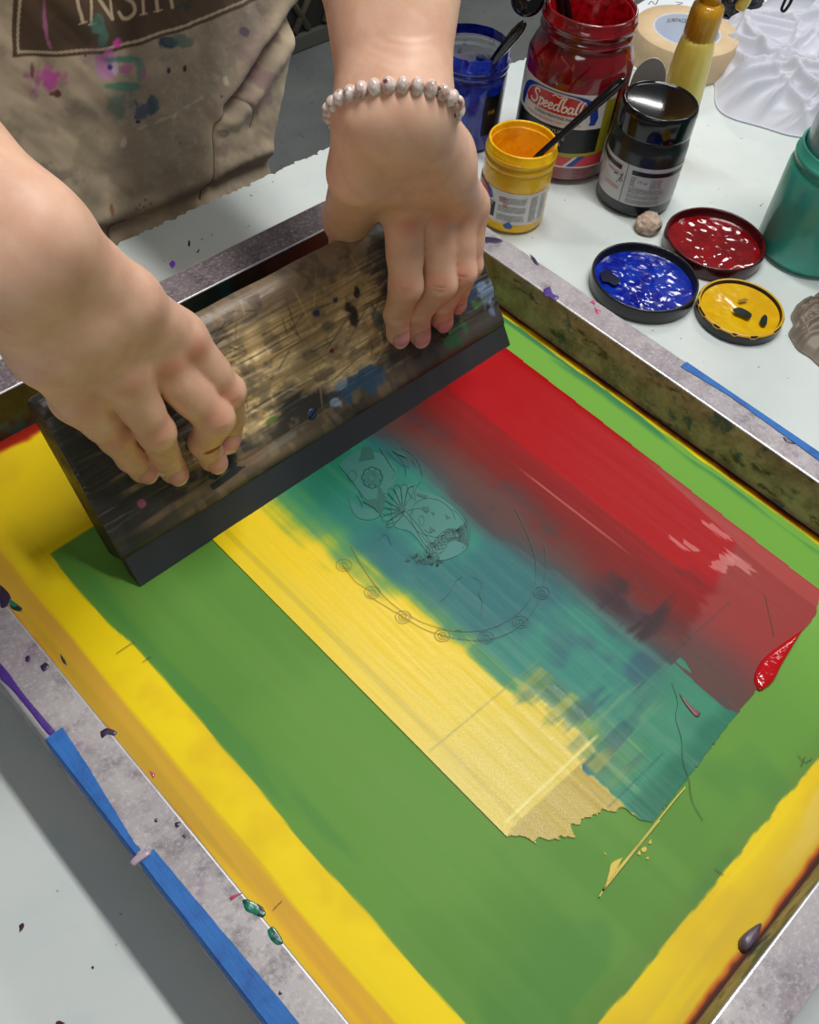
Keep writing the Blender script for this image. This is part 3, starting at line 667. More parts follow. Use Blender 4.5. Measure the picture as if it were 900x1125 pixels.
    dab(.240, .075, .004, .012, (70, 88, 96), .6, 1.2, 18); dab(.120, .034, .03, .0015, (150, 150, 150), .5, 1, 19); dab(.13, .050, .006, .002, (96, 130, 60), .8, 1.2, 20)
    dab(.104, .036, .018, .004, (140, 112, 84), .7, .8, 21)
    return c
# profile (s, h): front face, rounded top, back face
TH = .024
pf = [(.0265, -.0035), (.0275, -.0008), (.030, 0)] + [(s, -.0010 * math.sin(PI * (s - .03) / .093)) for s in np.linspace(.031, .122, 130)]
for a in np.linspace(0, PI, 22): pf.append((.1225 + .0115 * math.sin(a), -TH / 2 + TH / 2 * math.cos(a)))
pf += [(s, -TH) for s in np.linspace(.120, .030, 14)] + [(.0275, -TH + .0008), (.0265, -TH + .0035), (.0265, -TH / 2)]
pf = np.array(pf); NU = 470; us = np.linspace(0, SL, NU)
U, S_ = np.meshgrid(us, pf[:, 0], indexing='ij'); _, H_ = np.meshgrid(us, pf[:, 1], indexing='ij')
hc = handle_cols(U, S_ + np.where(H_ < -TH * .6, .5, 0), H_)
# worn surface: grain, nicks, slightly rounded ends
H2 = H_ + (-.0007 * sst(.5, .72, fbm(U * 14, S_ * 420, 230, 3)) - .0009 * sst(.56, .74, fbm(U * 50, S_ * 50, 231, 4))) * (H_ > -TH * .5) * sst(.028, .034, S_)
e_ = np.minimum(U, SL - U); H2 = np.where(H_ > -TH * .5, H2 - .0012 * sst(.0022, 0, e_), H2)
S2 = S_ - (.0055 + .0045 * U / SL) * sst(.036, .027, S_) - .0012 * sst(.11, .134, S_) * (sst(.003, 0, e_) + fbm(U * 40, U * 0, 233, 3))
V = SO + U[..., None] * np.array([1, 0, 0]) + S2[..., None] * SV + H2[..., None] * SN
V = V.reshape(-1, 3); npf = len(pf)
ff = [tuple(r) for r in grid_faces(NU, npf)[:, ::-1]]
for i in range(NU - 1): ff.append((i * npf + npf - 1, i * npf, (i + 1) * npf, (i + 1) * npf + npf - 1))
ends = len(V); V = np.vstack([V, V[:npf], V[-npf:]]); hc2 = np.vstack([linA(hc.reshape(-1, 3)), np.tile(linA([46, 42, 38]), (2 * npf, 1))])
ff.append(tuple(range(ends, ends + npf))); ff.append(tuple(range(ends + 2 * npf - 1, ends + npf - 1, -1)))
def woodmat():
    t = NT('worn_inked_wood'); c, a = t.attr(); g = t.noise(90, 5, .6, stretch=(.12, 1, 1)); g2 = t.noise(260, 4, .6, stretch=(.2, 1, 1))
    t.set(Base_Color=c, Roughness=t.ramp(t.noise(40, 4, .6), [(.35, .30), (.65, .62)]), Specular_IOR_Level=.5)
    b1 = t.n('ShaderNodeBump'); b1.inputs['Strength'].default_value = .5; b1.inputs['Distance'].default_value = .0012; t.l(g, b1.inputs['Height'])
    t.bump(g2, .35, .0005, b1.outputs[0]); return t.m
mesh('handle', V, ff, woodmat(), sqg, col=hc2)
M_RUB = simple('black_rubber', (50, 54, 58), .5, bumps=.1, bscale=300)
bp_ = [(.0002, -.0012), (.040, -.0012), (.040, -.0105), (.0070, -.0105)]
V = [tuple(sq(u, s, h)) for u in (.0015, SL - .0015) for s, h in bp_]
mesh('blade', V, [(3, 2, 1, 0), (4, 5, 6, 7)] + [(i, (i + 1) % 4, 4 + (i + 1) % 4, 4 + i) for i in range(4)], M_RUB, sqg, smooth=False)['label'] = 'black rubber blade'
# slotted screws along the lower part of the handle
M_SCR = simple('inked_steel', (74, 76, 80), .35, .7, .5, 300); M_SLOT = simple('slot_dark', (14, 14, 14), .6)
ax = np.array([[1, 0, 0], list(SV), list(SN)]).T
for (u, s, rot, lab) in ((.0795, .0385, 1.05, None), (.162, .0385, .4, 'blue stained screw head'), (.292, .0385, 2.2, None)):
    sc_ = lathe('screw', [(0, .0006), (.0025, .0006), (.0036, .0003), (.0042, -.0008)], sq(u, s, 0), M_SCR if not lab else simple('blue_inked_steel', (60, 84, 120), .35, .4), sqg, n=24, axis=ax)
    if lab: sc_['label'] = lab
    c_, s_ = math.cos(rot), math.sin(rot); q = [(-.0040, -.0006), (.0040, -.0006), (.0040, .0006), (-.0040, .0006)]
    V = [tuple(sq(u + a * c_ - b * s_, s + a * s_ + b * c_, h)) for h in (.0007, -.0002) for a, b in q]
    mesh('screw_slot', V, [(0, 1, 2, 3), (7, 6, 5, 4)] + [(i, 4 + i, 4 + (i + 1) % 4, (i + 1) % 4) for i in range(4)], M_SLOT, sc_, smooth=False)

# ================================================================== jars and their labels
def jar_label(parent, c, r, poly, mat, off, name='label', seg=None, lab=None):
    """wrap a flat outline (a in radians*r along, z up) round a jar of radius r; poly in (arc length m, z)"""
    bm = bmesh.new(); vs = [bm.verts.new((p[0], p[1], 0)) for p in poly]; bm.faces.new(vs)
    st = .0022
    x0 = min(p[0] for p in poly); x1 = max(p[0] for p in poly); x = math.floor(x0 / st) * st
    while x < x1:
        bmesh.ops.bisect_plane(bm, geom=bm.verts[:] + bm.edges[:] + bm.faces[:], plane_co=(x, 0, 0), plane_no=(1, 0, 0)); x += st
    V = [tuple(v_.co) for v_ in bm.verts]; bm.verts.index_update(); F_ = [tuple(v_.index for v_ in f.verts) for f in bm.faces]; bm.free()
    return wrap_mesh(name, V, F_, c, r + off, mat, parent, lab)
def wrap_mesh(name, V, F_, c, R, mat, parent, lab=None, r0=None):
    out = []
    for p in V:
        a = c[2] + p[0] / R; out.append((c[0] + R * math.cos(a), c[1] + R * math.sin(a), p[1]))
    o = mesh(name, out, F_, mat, parent, smooth=False)
    if lab: o['label'] = lab
    return o
def text_data(s, size, x, z, shear=0, extr=0, align='LEFT', bold=0, xs=1.0):
    cu = bpy.data.curves.new('t', 'FONT'); cu.body = s; cu.size = size; cu.align_x = align; cu.shear = shear; cu.offset = bold; cu.resolution_u = 2
    o = bpy.data.objects.new('t', cu); COL.objects.link(o); dg = bpy.context.evaluated_depsgraph_get(); dg.update()
    me = bpy.data.meshes.new_from_object(o.evaluated_get(dg)); V = [(x + v_.co.x * xs, z + v_.co.y, 0) for v_ in me.vertices]; F_ = [tuple(p.vertices) for p in me.polygons]
    bpy.data.objects.remove(o); bpy.data.curves.remove(cu); bpy.data.meshes.remove(me); return V, F_
def wrap_text(parent, c, r, s, size, x, z, mat, off=.0006, name='lettering', **k):
    V, F_ = text_data(s, size, x, z, **k); return wrap_mesh(name, V, F_, c, r + off, mat, parent)
def wrap_ribbon(parent, c, r, lines, w, mat, off=.0006, name='lettering'):
    V = []; F_ = []
    for L, ww in zip(lines, w if isinstance(w, list) else [w] * len(lines)):
        v_, f_ = ribbon_data([L], ww, 0, len(V)); V += v_; F_ += f_
    return wrap_mesh(name, [(p[0], p[1], 0) for p in V], F_, c, r + off, mat, parent)
def rect(x0, x1, z0, z1): return [(x0, z0), (x1, z0), (x1, z1), (x0, z1)]
M_WL = simple('label_white', (222, 218, 214), .35); M_BLK_L = simple('label_black', (18, 18, 20), .3); M_RED_L = simple('label_red', (196, 26, 34), .3); M_BLU_L = simple('label_blue', (26, 60, 160), .3)
M_TXT = simple('print_grey', (70, 70, 70), .5); M_TXTR = simple('print_red', (196, 70, 60), .5); M_OLV = simple('label_olive', (170, 160, 40), .4); M_PNKL = simple('label_pink_red', (214, 70, 80), .3)
def facing(x, y): return math.atan2(-y, -x)     # the side of a jar that looks at the photographer
# ---------------- yellow jar
def plastic(name, c, rough=.18, tr=0, var=0.0, c2=None, sc=60, thr=(.45, .6), ior=1.45, b=.0):
    t = NT(name); col = lin(c) + (1,)
    if c2: col = t.mixc(t.ramp(t.noise(sc, 4, .6), [(thr[0], 0.), (thr[1], 1.)]), lin(c), lin(c2))
    t.set(Base_Color=col, Roughness=rough, Transmission_Weight=tr, IOR=ior, Coat_Weight=.3, Coat_Roughness=.06)
    if b: t.bump(t.noise(sc * 2, 3, .5), b, .001)
    return t.m
yx, yy = .6385, .4685; ya = facing(yx, yy)
yj = thing('paint_jar', 'small open jar of yellow screen ink with a white text label', 'jar', (yx, yy, TZ), None)
M_YJ = plastic('yellow_coated_plastic', (250, 196, 12), .22, 0, c2=(238, 174, 8), sc=50); M_YIN = plastic('yellow_ink_smeared', (236, 160, 8), .3, c2=(214, 134, 4), sc=60, b=.6)
R = .0312
lathe('body', [(0, .0), (.026, 0), (.0295, .0015), (R, .005), (R, .056), (.0308, .0595), (.0300, .061), (.0318, .0615), (.0322, .0635), (.0318, .065), (.0306, .066), (.0306, .068), (.0320, .069), (.0323, .0705), (.0318, .072), (.0306, .0728), (.0306, .0785), (.0300, .0795), (.0288, .0795), (.0283, .078), (.0283, .010), (0, .010)],
      (yx, yy, TZ), M_YJ, yj, n=96)
lathe('ink', [(.0282, .0105), (.0282, .074), (.0272, .073), (.0268, .030), (.0240, .024), (0, .022)], (yx, yy, TZ), M_YIN, yj, n=72, wob=lambda a, k: -.012 * (k in (1, 2)) * (1 + math.sin(5 * a) + math.sin(3 * a + 1)))['label'] = 'yellow ink smeared down the inside'
lab = (yx, yy, ya + .05)
Z0 = TZ + .012; Z1 = TZ + .044
jar_label(yj, lab, R, rect(-.060, .036, Z0, Z1), M_WL, .0004, 'label')
jar_label(yj, lab, R, rect(-.060, -.0165, Z0 + .004, Z0 + .019), M_BLK_L, .0007, 'label_panel')
jar_label(yj, lab, R, [(-.054, Z1 - .012), (-.026, Z1 - .012), (-.020, Z1 - .010), (-.023, Z1 - .003), (-.028, Z1 - .0005), (-.054, Z1 - .0005)], M_BLU_L, .0007, 'label_emblem')
jar_label(yj, lab, R, [(-.054, Z1 - .011), (-.029, Z1 - .011), (-.0255, Z1 - .008), (-.028, Z1 - .003), (-.033, Z1 - .001), (-.054, Z1 - .001)], M_RED_L, .0010, 'label_emblem')
def micro(parent, lab, r, x0, x1, zt, rows, dz, mat, w=.0009, seed=0, name='small_print'):
    """rows of tiny print, too small to read in the photograph: broken strokes of word length"""
    rn = random.Random(seed); V = []; F_ = []
    for i in range(rows):
        z = zt - i * dz; x = x0
        while x < x1 - .001:
            wl = rn.uniform(.0012, .0042); e2 = min(x + wl, x1); b = len(V)
            k = x
            while k < e2:      # letters as upright ticks joined at foot or head
                t = rn.random(); h_ = w * rn.uniform(.7, 1.2); b = len(V)
                V += [(k, z, 0), (k + .00022, z, 0), (k + .00022, z + h_, 0), (k, z + h_, 0)]; F_.append((b, b + 1, b + 2, b + 3)); b += 4
                V += [(k, z + h_ * (t > .5) * .8, 0), (k + .0005, z + h_ * (t > .5) * .8, 0), (k + .0005, z + h_ * (t > .5) * .8 + .0002, 0), (k, z + h_ * (t > .5) * .8 + .0002, 0)]; F_.append((b, b + 1, b + 2, b + 3))
                k += .0006
            x = e2 + .0007
    return wrap_mesh(name, V, F_, lab, r + .0008, mat, parent)
micro(yj, lab, R, -.0135, .0125, Z1 - .0055, 5, .0013, M_TXT, seed=1); micro(yj, lab, R, -.0135, .0125, Z1 - .0145, 5, .0013, M_TXT, seed=2); micro(yj, lab, R, -.0135, .0125, Z1 - .0235, 5, .0013, M_TXT, seed=3)
micro(yj, lab, R, .0165, .0235, Z1 - .0045, 19, .0014, M_TXT, seed=4); micro(yj, lab, R, .0275, .034, Z1 - .0045, 19, .0014, M_TXT, seed=5); micro(yj, lab, R, -.026, -.019, Z1 - .0135, 3, .0012, M_WL, seed=6)
M_BDAB = simple('blue_dab', (40, 90, 160), .3); jar_label(yj, lab, R, [(-.004, Z0 - .004), (.001, Z0 - .0045), (.0035, Z0 - .002), (.001, Z0 + .001), (-.001, Z0 + .003), (-.004, Z0 + .0005), (-.006, Z0 - .001)], M_BDAB, .0011, 'ink_smear')
micro(yj, lab, R, -.0135, -.005, Z1 - .006, 4, .0011, M_TXTR, .0010, seed=31); micro(yj, lab, R, -.009, -.004, Z1 - .0115, 4, .0011, M_TXTR, .0010, seed=32)
# ---------------- black jar
bx, by = .757, .413; ba = facing(bx, by)
bj = thing('paint_jar', 'closed black screen ink jar with a grey text label, in front of the spray bottle', 'jar', (bx, by, TZ))
M_BJ = plastic('black_gloss_plastic', (10, 11, 14), .12); M_BJ2 = plastic('black_satin_plastic', (28, 30, 34), .3)
R = .0362
lathe('body', [(0, 0), (.031, 0), (.0345, .0015), (R, .006), (R, .064), (.0355, .069), (.033, .073), (.0325, .075), (.0325, .080), (0, .080)], (bx, by, TZ), M_BJ2, bj, n=96)
lathe('cap', [(.0335, .0765), (.0350, .0768), (.0352, .0785), (.0352, .094), (.0348, .0985), (.0338, .1005), (.0325, .1012), (.0318, .1003), (.0308, .0996), (.0300, .0994), (0, .0994)], (bx, by, TZ), M_BJ, bj, n=96)['label'] = 'glossy black screw cap'
lab = (bx, by, ba); Z0 = TZ + .0145; Z1 = TZ + .054
M_WL2 = simple('label_greywhite', (196, 196, 200), .3)
jar_label(bj, lab, R, rect(-.060, .058, Z0, Z1), M_WL2, .0004, 'label')
jar_label(bj, lab, R, rect(-.0118, -.0112, Z0, Z1), M_BLK_L, .0007, 'label_line')
jar_label(bj, lab, R, rect(-.0065, .050, Z1 - .0085, Z1 - .0040), M_BLK_L, .0007, 'label_bar'); jar_label(bj, lab, R, rect(-.058, -.0175, Z1 - .0085, Z1 - .0040), M_BLK_L, .0007, 'label_bar')
micro(bj, lab, R, -.0060, -.001, Z1 - .0115, 7, .0014, M_TXT, seed=11); micro(bj, lab, R, .013, .024, Z1 - .0115, 7, .0014, M_TXT, seed=12); micro(bj, lab, R, -.006, .028, Z1 - .0222, 4, .0014, M_TXT, seed=13); micro(bj, lab, R, -.006, .026, Z1 - .0290, 3, .0014, M_TXT, seed=14)
micro(bj, lab, R, -.006, .026, Z1 - .0345, 3, .0014, M_TXT, seed=15); micro(bj, lab, R, -.034, -.019, Z1 - .0125, 2, .0014, M_TXTR, seed=16); micro(bj, lab, R, -.034, -.016, Z1 - .026, 3, .0014, M_TXTR, seed=17)
wrap_text(bj, lab, R, '17 oz', .0042, .0005, Z1 - .0160, M_BLK_L, .0009)
wrap_ribbon(bj, lab, R, [smooth_line(q, 4) for q in ([(-.0195, Z1 - .022), (-.0160, Z1 - .017), (-.0145, Z1 - .012)], [(-.0185, Z1 - .013), (-.0145, Z1 - .0135), (-.0175, Z1 - .018), (-.0150, Z1 - .0195), (-.0135, Z1 - .017), (-.0165, Z1 - .015), (-.0145, Z1 - .0105)])], .0005, M_BLK_L, .0010, 'handwriting')
jar_label(bj, lab, R, [(-.0255, Z1 - .0165), (-.0235, Z1 - .0135), (-.0215, Z1 - .0130), (-.0195, Z1 - .0155), (-.0215, Z1 - .0150), (-.0235, Z1 - .0155)], simple('green_dab', (70, 130, 84), .4), .0008, 'ink_smear')
# ---------------- red jar
rx, ry = .7505, .5030; ra = facing(rx, ry)
rj = thing('paint_jar', 'large open jar of dark red screen ink with a red and blue brand label', 'jar', (rx, ry, TZ))
def redwall():
    t = NT('red_ink_behind_clear_plastic'); f = t.noise(38, 4, .6, stretch=(1, 1, .6)); c = t.mixc(t.ramp(f, [(.42, 0.), (.62, 1.)]), lin((132, 4, 16)), lin((98, 6, 14)))
    f2 = t.noise(14, 3, .6); c = t.mixc(t.ramp(f2, [(.6, 0.), (.72, .6)]), c, lin((150, 24, 10))); t.set(Base_Color=c, Roughness=.12, Coat_Weight=.8, Coat_Roughness=.04); t.bump(t.noise(60, 2, .5), .12, .001); return t.m
M_RJ = redwall(); R = .0492
lathe('body', [(0, 0), (.039, 0), (.0435, .002), (R, .007), (R, .108), (.0455, .117), (.0425, .1235), (.0405, .126), (.0400, .128), (.0425, .1295), (.0430, .1315), (.0425, .1335), (.0408, .135), (.0408, .1385), (.0432, .140), (.0436, .142), (.0430, .144), (.0415, .145), (.0415, .1505), (.0408, .152), (.0392, .152), (.0385, .150), (.0385, .012), (0, .012)],
      (rx, ry, TZ), M_RJ, rj, n=110)
M_RIN = wetmat('red_ink_inside', (150, 4, 14), .15, 90, .4, (112, 2, 10))
lathe('ink', [(.0384, .013), (.0384, .149), (.0376, .148), (.0372, .118), (.0340, .112), (0, .111)], (rx, ry, TZ), M_RIN, rj, n=72, wob=lambda a, k: -.008 * (k in (1, 2)) * (1 + math.sin(7 * a)))['label'] = 'wet red ink'
lab = (rx, ry, ra - .12); B0 = TZ + .020; B1 = TZ + .094
M_CLR = simple('label_red_under', (120, 10, 26), .25)
jar_label(rj, lab, R, rect(-.075, .052, TZ + .060, B1), M_WL, .0004, 'label')                # white ground with the emblem
jar_label(rj, lab, R, rect(-.075, .052, TZ + .034, TZ + .060), M_BLK_L, .0004, 'label_panel')
jar_label(rj, lab, R, rect(-.075, .052, TZ + .021, TZ + .034), M_PNKL, .0004, 'label_panel'); jar_label(rj, lab, R, rect(-.075, .052, TZ + .0195, TZ + .021), M_WL, .0004, 'label_line')
jar_label(rj, lab, R, [(.018, TZ + .0305), (.052, TZ + .0345), (.052, TZ + .036), (-.02, TZ + .0345), (-.02, TZ + .0335)], M_OLV, .0007, 'label_band')
jar_label(rj, lab, R, [(.010, TZ + .0205), (.014, TZ + .0205), (.024, TZ + .0315), (.020, TZ + .0315)], M_WL, .0007, 'label_band'); jar_label(rj, lab, R, [(.014, TZ + .0215), (.021, TZ + .0215), (.031, TZ + .0325), (.024, TZ + .0320)], M_BLU_L, .0008, 'label_band')
jar_label(rj, lab, R, rect(.041, .052, TZ + .034, TZ + .088), M_OLV, .0008, 'label_band')
def arch(w, z0, z1, k): # emblem: flat foot, arched head
    return [(-w, z0)] + [(w, z0), (w + .002, z0 + (z1 - z0) * .25)] + [(w * math.cos(a) ** .55 if math.cos(a) > 0 else -w * (-math.cos(a)) ** .55, z0 + (z1 - z0) * (.45 + .55 * math.sin(a))) for a in np.linspace(.15, PI - .15, 14)] + [(-w - .002, z0 + (z1 - z0) * .25)]
def shift(P, dx): return [(x + dx, z) for x, z in P]
EX = -.0085
jar_label(rj, lab, R, shift(arch(.042, TZ + .064, TZ + .0925, 1), EX), M_BLU_L, .0007, 'label_emblem'); jar_label(rj, lab, R, shift(arch(.0345, TZ + .0600, TZ + .0915, 1), EX), M_WL, .0010, 'label_emblem')
jar_label(rj, lab, R, shift(arch(.0315, TZ + .0720, TZ + .0900, 1), EX), M_RED_L, .0013, 'label_emblem')
# the brand in a joined script hand: strokes on a 10-unit grid, thick stems
def script_word():
    L = []; W_ = []
    def a(p, w): L.append(smooth_line(p, 6)); W_.append(w)
    a([(7.2, 12.5), (6.0, 14.2), (3.2, 14.0), (2.6, 11.4), (5.6, 8.6), (6.4, 5.2), (4.0, 2.6), (.6, 3.6), (.2, 5.6)], 1.5)        # S
    a([(8.4, 8.0), (9.6, 8.6), (8.6, -1.5), (8.0, -3.2)], 1.4); a([(9.4, 7.4), (11.6, 9.0), (12.6, 6.0), (11.2, 3.0), (9.2, 3.4)], 1.3)   # p
    a([(13.6, 5.4), (16.2, 6.6), (15.8, 8.4), (14.0, 7.8), (13.4, 5.0), (14.6, 3.0), (17.0, 4.0)], 1.2); a([(18.0, 5.4), (20.6, 6.6), (20.2, 8.4), (18.4, 7.8), (17.8, 5.0), (19.0, 3.0), (21.4, 4.0)], 1.2)
    a([(26.0, 7.8), (23.6, 8.4), (22.2, 5.4), (23.4, 3.0), (25.6, 4.8)], 1.2); a([(28.4, 14.6), (26.6, 13.0), (25.8, 6.0), (26.2, 3.4), (27.8, 3.6)], 1.6)   # d
    a([(18.5, 14.5), (21.0, 16.0), (24.0, 14.8), (27.2, 16.0), (30.5, 15.2)], .9)      # flourish over d b
    a([(30.2, 16.0), (28.9, 12.0), (28.8, 6.0), (29.6, 3.2), (32.0, 3.6), (32.8, 6.4), (31.2, 8.2), (29.2, 6.4)], 1.4)     # b
    a([(37.4, 8.0), (34.8, 8.2), (33.8, 5.2), (35.0, 3.0), (37.0, 5.0)], 1.2); a([(37.6, 8.2), (37.2, 4.6), (38.0, 3.2), (39.2, 4.0)], 1.3)
    a([(41.8, 14.5), (40.4, 12.0), (39.9, 5.6), (40.6, 3.2), (42.0, 3.8)], 1.5); a([(45.0, 14.5), (43.6, 12.0), (43.1, 5.6), (43.8, 3.2), (45.6, 4.0)], 1.5)
    return L, W_
L, W_ = script_word(); k = .0550 / 46
L = [np.stack([(l[:, 0] - 23 + l[:, 1] * .12) * k + EX, TZ + .0718 + (l[:, 1]) * k * .92], 1) for l in L]
wrap_ribbon(rj, lab, R, L, [w * k for w in W_], simple('label_cream', (240, 226, 214), .35), .0016)
wrap_text(rj, lab, R, 'SCREEN PRINTING INK', .0038, EX, TZ + .0675, M_BLK_L, .0016, align='CENTER', bold=.00005)
wrap_text(rj, lab, R, 'ENCRE DE SÉRIGRAPHIE / TINTA SERIGRAFÍA', .0031, EX, TZ + .0630, M_TXTR, .0016, align='CENTER', xs=.92)
for i, s in enumerate(('ACRYLIC', 'ACRYLIQUE', 'ACRÍLICA')): wrap_text(rj, lab, R, s, .0052, EX + .002, TZ + .0535 - i * .0062, M_WL2, .0008, align='CENTER')
# ---------------- blue jar
ux, uy = .6985, .5915
ua = facing(ux, uy)
uj = thing('paint_jar', 'open clear jar smeared with deep blue ink, behind the wrist with the bracelet', 'jar', (ux, uy, TZ))
def blue_clear():
    t = NT('blue_smeared_clear_plastic'); c, a = t.attr(); f = t.noise(60, 4, .65); mx = t.n('ShaderNodeMath', operation='MULTIPLY_ADD')
    t.l(f, mx.inputs[0]); mx.inputs[1].default_value = .9; t.l(a, mx.inputs[2]); k = t.ramp(mx.outputs[0], [(.62, 0.), (.80, 1.)])
    t.set(Base_Color=t.mixc(t.ramp(t.noise(90, 3), [(.4, 0.), (.65, 1.)]), lin((10, 26, 132)), lin((20, 60, 190))), Roughness=.1, Coat_Weight=.6, Coat_Roughness=.05)
    g = t.n('ShaderNodeBsdfPrincipled'); g.inputs['Base Color'].default_value = lin((214, 224, 232)) + (1,); g.inputs['Roughness'].default_value = .12; g.inputs['Alpha'].default_value = .30; g.inputs['IOR'].default_value = 1.4
    ms = t.n('ShaderNodeMixShader'); t.l(k, ms.inputs[0]); t.l(g.outputs[0], ms.inputs[1]); t.l(t.p.outputs[0], ms.inputs[2]); t.l(ms.outputs[0], t.out.inputs[0]); t.bump(t.noise(70, 3), .3, .001); return t.m
R = .0375; UH = .096
prof = [(.031, 0), (.0350, .0015), (R, .006), (R, .070), (.0365, .0735), (.0352, .0755), (.0375, .0765), (.0380, .0785), (.0372, .0800), (.0360, .0810), (.0378, .0825), (.0380, .0840), (.0370, .0855), (.0360, .0865), (.0360, UH - .001), (.0352, UH)]
V = []; A = []; n = 96
for i in range(n):
    a = 2 * PI * i / n
    for r, z in prof:
        rr = r * (1 + (.012 * math.sin(9 * a) * math.sin(4 * a) if z > .086 else 0)); V.append((ux + rr * math.cos(a), uy + rr * math.sin(a), TZ + z))
        back = math.cos(a - ua)      # 1 on the near side
        A.append(1.0 if z > .086 or back > -.1 or z < .040 else .14)
M_UJ = blue_clear()
o = mesh('body', V, grid_faces(n, len(prof), wrap=True), M_UJ, uj); 
ca = o.data.color_attributes.new('Col', 'FLOAT_COLOR', 'POINT'); cc = np.ones((len(V), 4), np.float32); cc[:, 3] = A; ca.data.foreach_set('color', cc.ravel())
lathe('ink', [(0, .0005), (.0355, .0005), (.0365, .006), (.0365, .036), (.030, .034), (0, .033)], (ux, uy, TZ), plastic('deep_blue_ink', (14, 30, 120), .2), uj, n=72, wob=lambda a, k: .0)['label'] = 'deep blue ink in the bottom'
jar_label(uj, (ux, uy, ua + .9), R, rect(-.014, .012, TZ + .020, TZ + .060), M_BLK_L, .0004, 'label'); wrap_text(uj, (ux, uy, ua + .9), R, 'INK', .006, -.010, TZ + .042, M_OLV, .0008)
jar_label(uj, (ux, uy, ua + PI + .25), R - .0018, rect(-.014, .014, TZ + .040, TZ + .066), M_WL, .0, 'label', lab='back of a white label seen through the plastic')

# ================================================================== brushes and tools standing in the jars
def brush(name, label, p0, p1, r0, r1, cat='brush', group=None, mat=None, tipl=.022, tm=None):
    """handle from p0 (in the ink) to p1 (free end), wider near the free end"""
    p0 = np.array(p0); p1 = np.array(p1); d = (p1 - p0) / np.linalg.norm(p1 - p0); L_ = np.linalg.norm(p1 - p0)
    b = thing(name, label, cat, p0, group)
    ts = [0, .1, .25, .5, .72, .86, .95, .985, 1.0]; rs = [r0 * .75, r0, r0 * 1.05, r0 * 1.25, r1, r1 * 1.1, r1 * .9, r1 * .6, r1 * .1]
    tube('handle', [p0 + d * L_ * t for t in ts], rs, mat, b, n=20)
    return b, d
M_BH = plastic('black_lacquer', (12, 12, 14), .12)
def at_dist(px, py, d_): return C0 + ray(px, py) * d_
# brush in the yellow jar: passes over the rim at (597,166), free end at (689,84)
q0 = at(597, 168, TZ + .079); q0 = np.array([yx, yy, 0]) + (q0 - np.array([yx, yy, 0])) * np.array([.94, .94, 1])
q1 = at_dist(688, 85, .905); dd = (q1 - q0) / np.linalg.norm(q1 - q0)
pin = q0 - dd * .014
br, d = brush('paint_brush', 'black handled brush leaning out of the small yellow jar', pin, q1, .0026, .0040, mat=M_BH, cat='brush')
M_FER = simple('ferrule', (150, 130, 60), .3, .8); tube('ferrule', [pin - d * .001, pin - d * .009], [.0034, .0038], M_FER, br, n=16)
M_BRI = simple('inked_bristle', (200, 140, 10), .5); tube('bristles', [pin - d * .009, pin - d * .014, pin - d * .0195], [.0038, .0042, .0012], M_BRI, br, n=16)
# brush in the blue jar
q1 = at_dist(577, 24, .965); q0 = at_dist(527, 72, .975); d_ = (q1 - q0) / np.linalg.norm(q1 - q0); pin = np.array([ux - .005, uy, TZ + .040])
br, d = brush('paint_brush', 'black handled brush leaning in the open blue jar', pin, q1, .0030, .0046, mat=M_BH)
tube('bristles', [pin - d * .0005, pin - d * .006], [.003, .0015], simple('blue_bristle', (20, 40, 150), .4), br, n=16)
# stick in the red jar
pin = np.array([rx - .006, ry + .006, TZ + .114]); q1 = pin + np.array([-.02, .028, .085])
br, d = brush('stirring_stick', 'black stick standing in the large red ink jar', pin, q1, .0030, .0034, 'stick', mat=M_BH)
tube('inked_end', [pin, pin - d * .003], [.003, .0016], M_RIN, br, n=14)
# black lid standing on edge behind the red jar
lx = at_dist(576, -2, 1.03); 

# ================================================================== lids used as palettes
def lid(cx, cy, r, hgt, m_out, m_ink, label, zt=0, fill=.6, tilt=None, group='jar lids of ink on the table', wobs=1, seed=1, rimcol=None):
    t = thing('jar_lid', label, 'lid', (cx, cy, TZ + zt), group)
    A = np.eye(3)
    lathe('rim', [(0, 0), (r - .002, 0), (r - .0006, .0006), (r, .002), (r, hgt - .002), (r - .0003, hgt - .0006), (r - .0012, hgt), (r - .0024, hgt - .0005), (r - .0028, hgt - .002), (r - .0036, .0032), (r - .006, .0022), (0, .0022)], (cx, cy, TZ + zt), m_out, t, n=110, axis=A)
    # ink: rippled surface
    nr, na = 46, 150; V = []; ri = r - .0034
    for i in range(na):
        a = 2 * PI * i / na
        for k_ in range(nr):
            rr = ri * (k_ / (nr - 1)); x = cx + rr * math.cos(a); y = cy + rr * math.sin(a)
            V.append((x, y, TZ + zt))
    V = np.array(V); dx = V[:, 0] - cx; dy = V[:, 1] - cy; rr = np.sqrt(dx * dx + dy * dy) / ri
    h_ = .0035 + .0052 * fill * (.4 + .6 * rr ** 4) + .0016 * wobs * (fbm(V[:, 0] * 60, V[:, 1] * 60, 300 + seed, 3) - .5) * (1 - rr ** 6) + .0014 * wobs * np.abs(fbm(V[:, 0] * 120, V[:, 1] * 90, 310 + seed, 2) - .5) * (rr < .97)
    V[:, 2] += h_
    mesh('ink', V, grid_faces(na, nr, wrap=True), m_ink, t)
    return t
def lidink(name, c, c2, hole=None, rough=.12, sc=60):
    t = NT(name); col = t.mixc(t.ramp(t.noise(sc, 4, .6), [(.42, 0.), (.62, 1.)]), lin(c), lin(c2))
    t.set(Base_Color=col, Roughness=rough, Coat_Weight=.5, Coat_Roughness=.05); t.bump(t.noise(150, 1, .4), .18, .0008); return t.m
M_LID = plastic('black_lid_plastic', (24, 25, 28), .28); M_LIDR = plastic('dark_red_lid_plastic', (70, 6, 14), .25); M_LIDY = plastic('black_lid_with_yellow_rim', (26, 26, 24), .35)
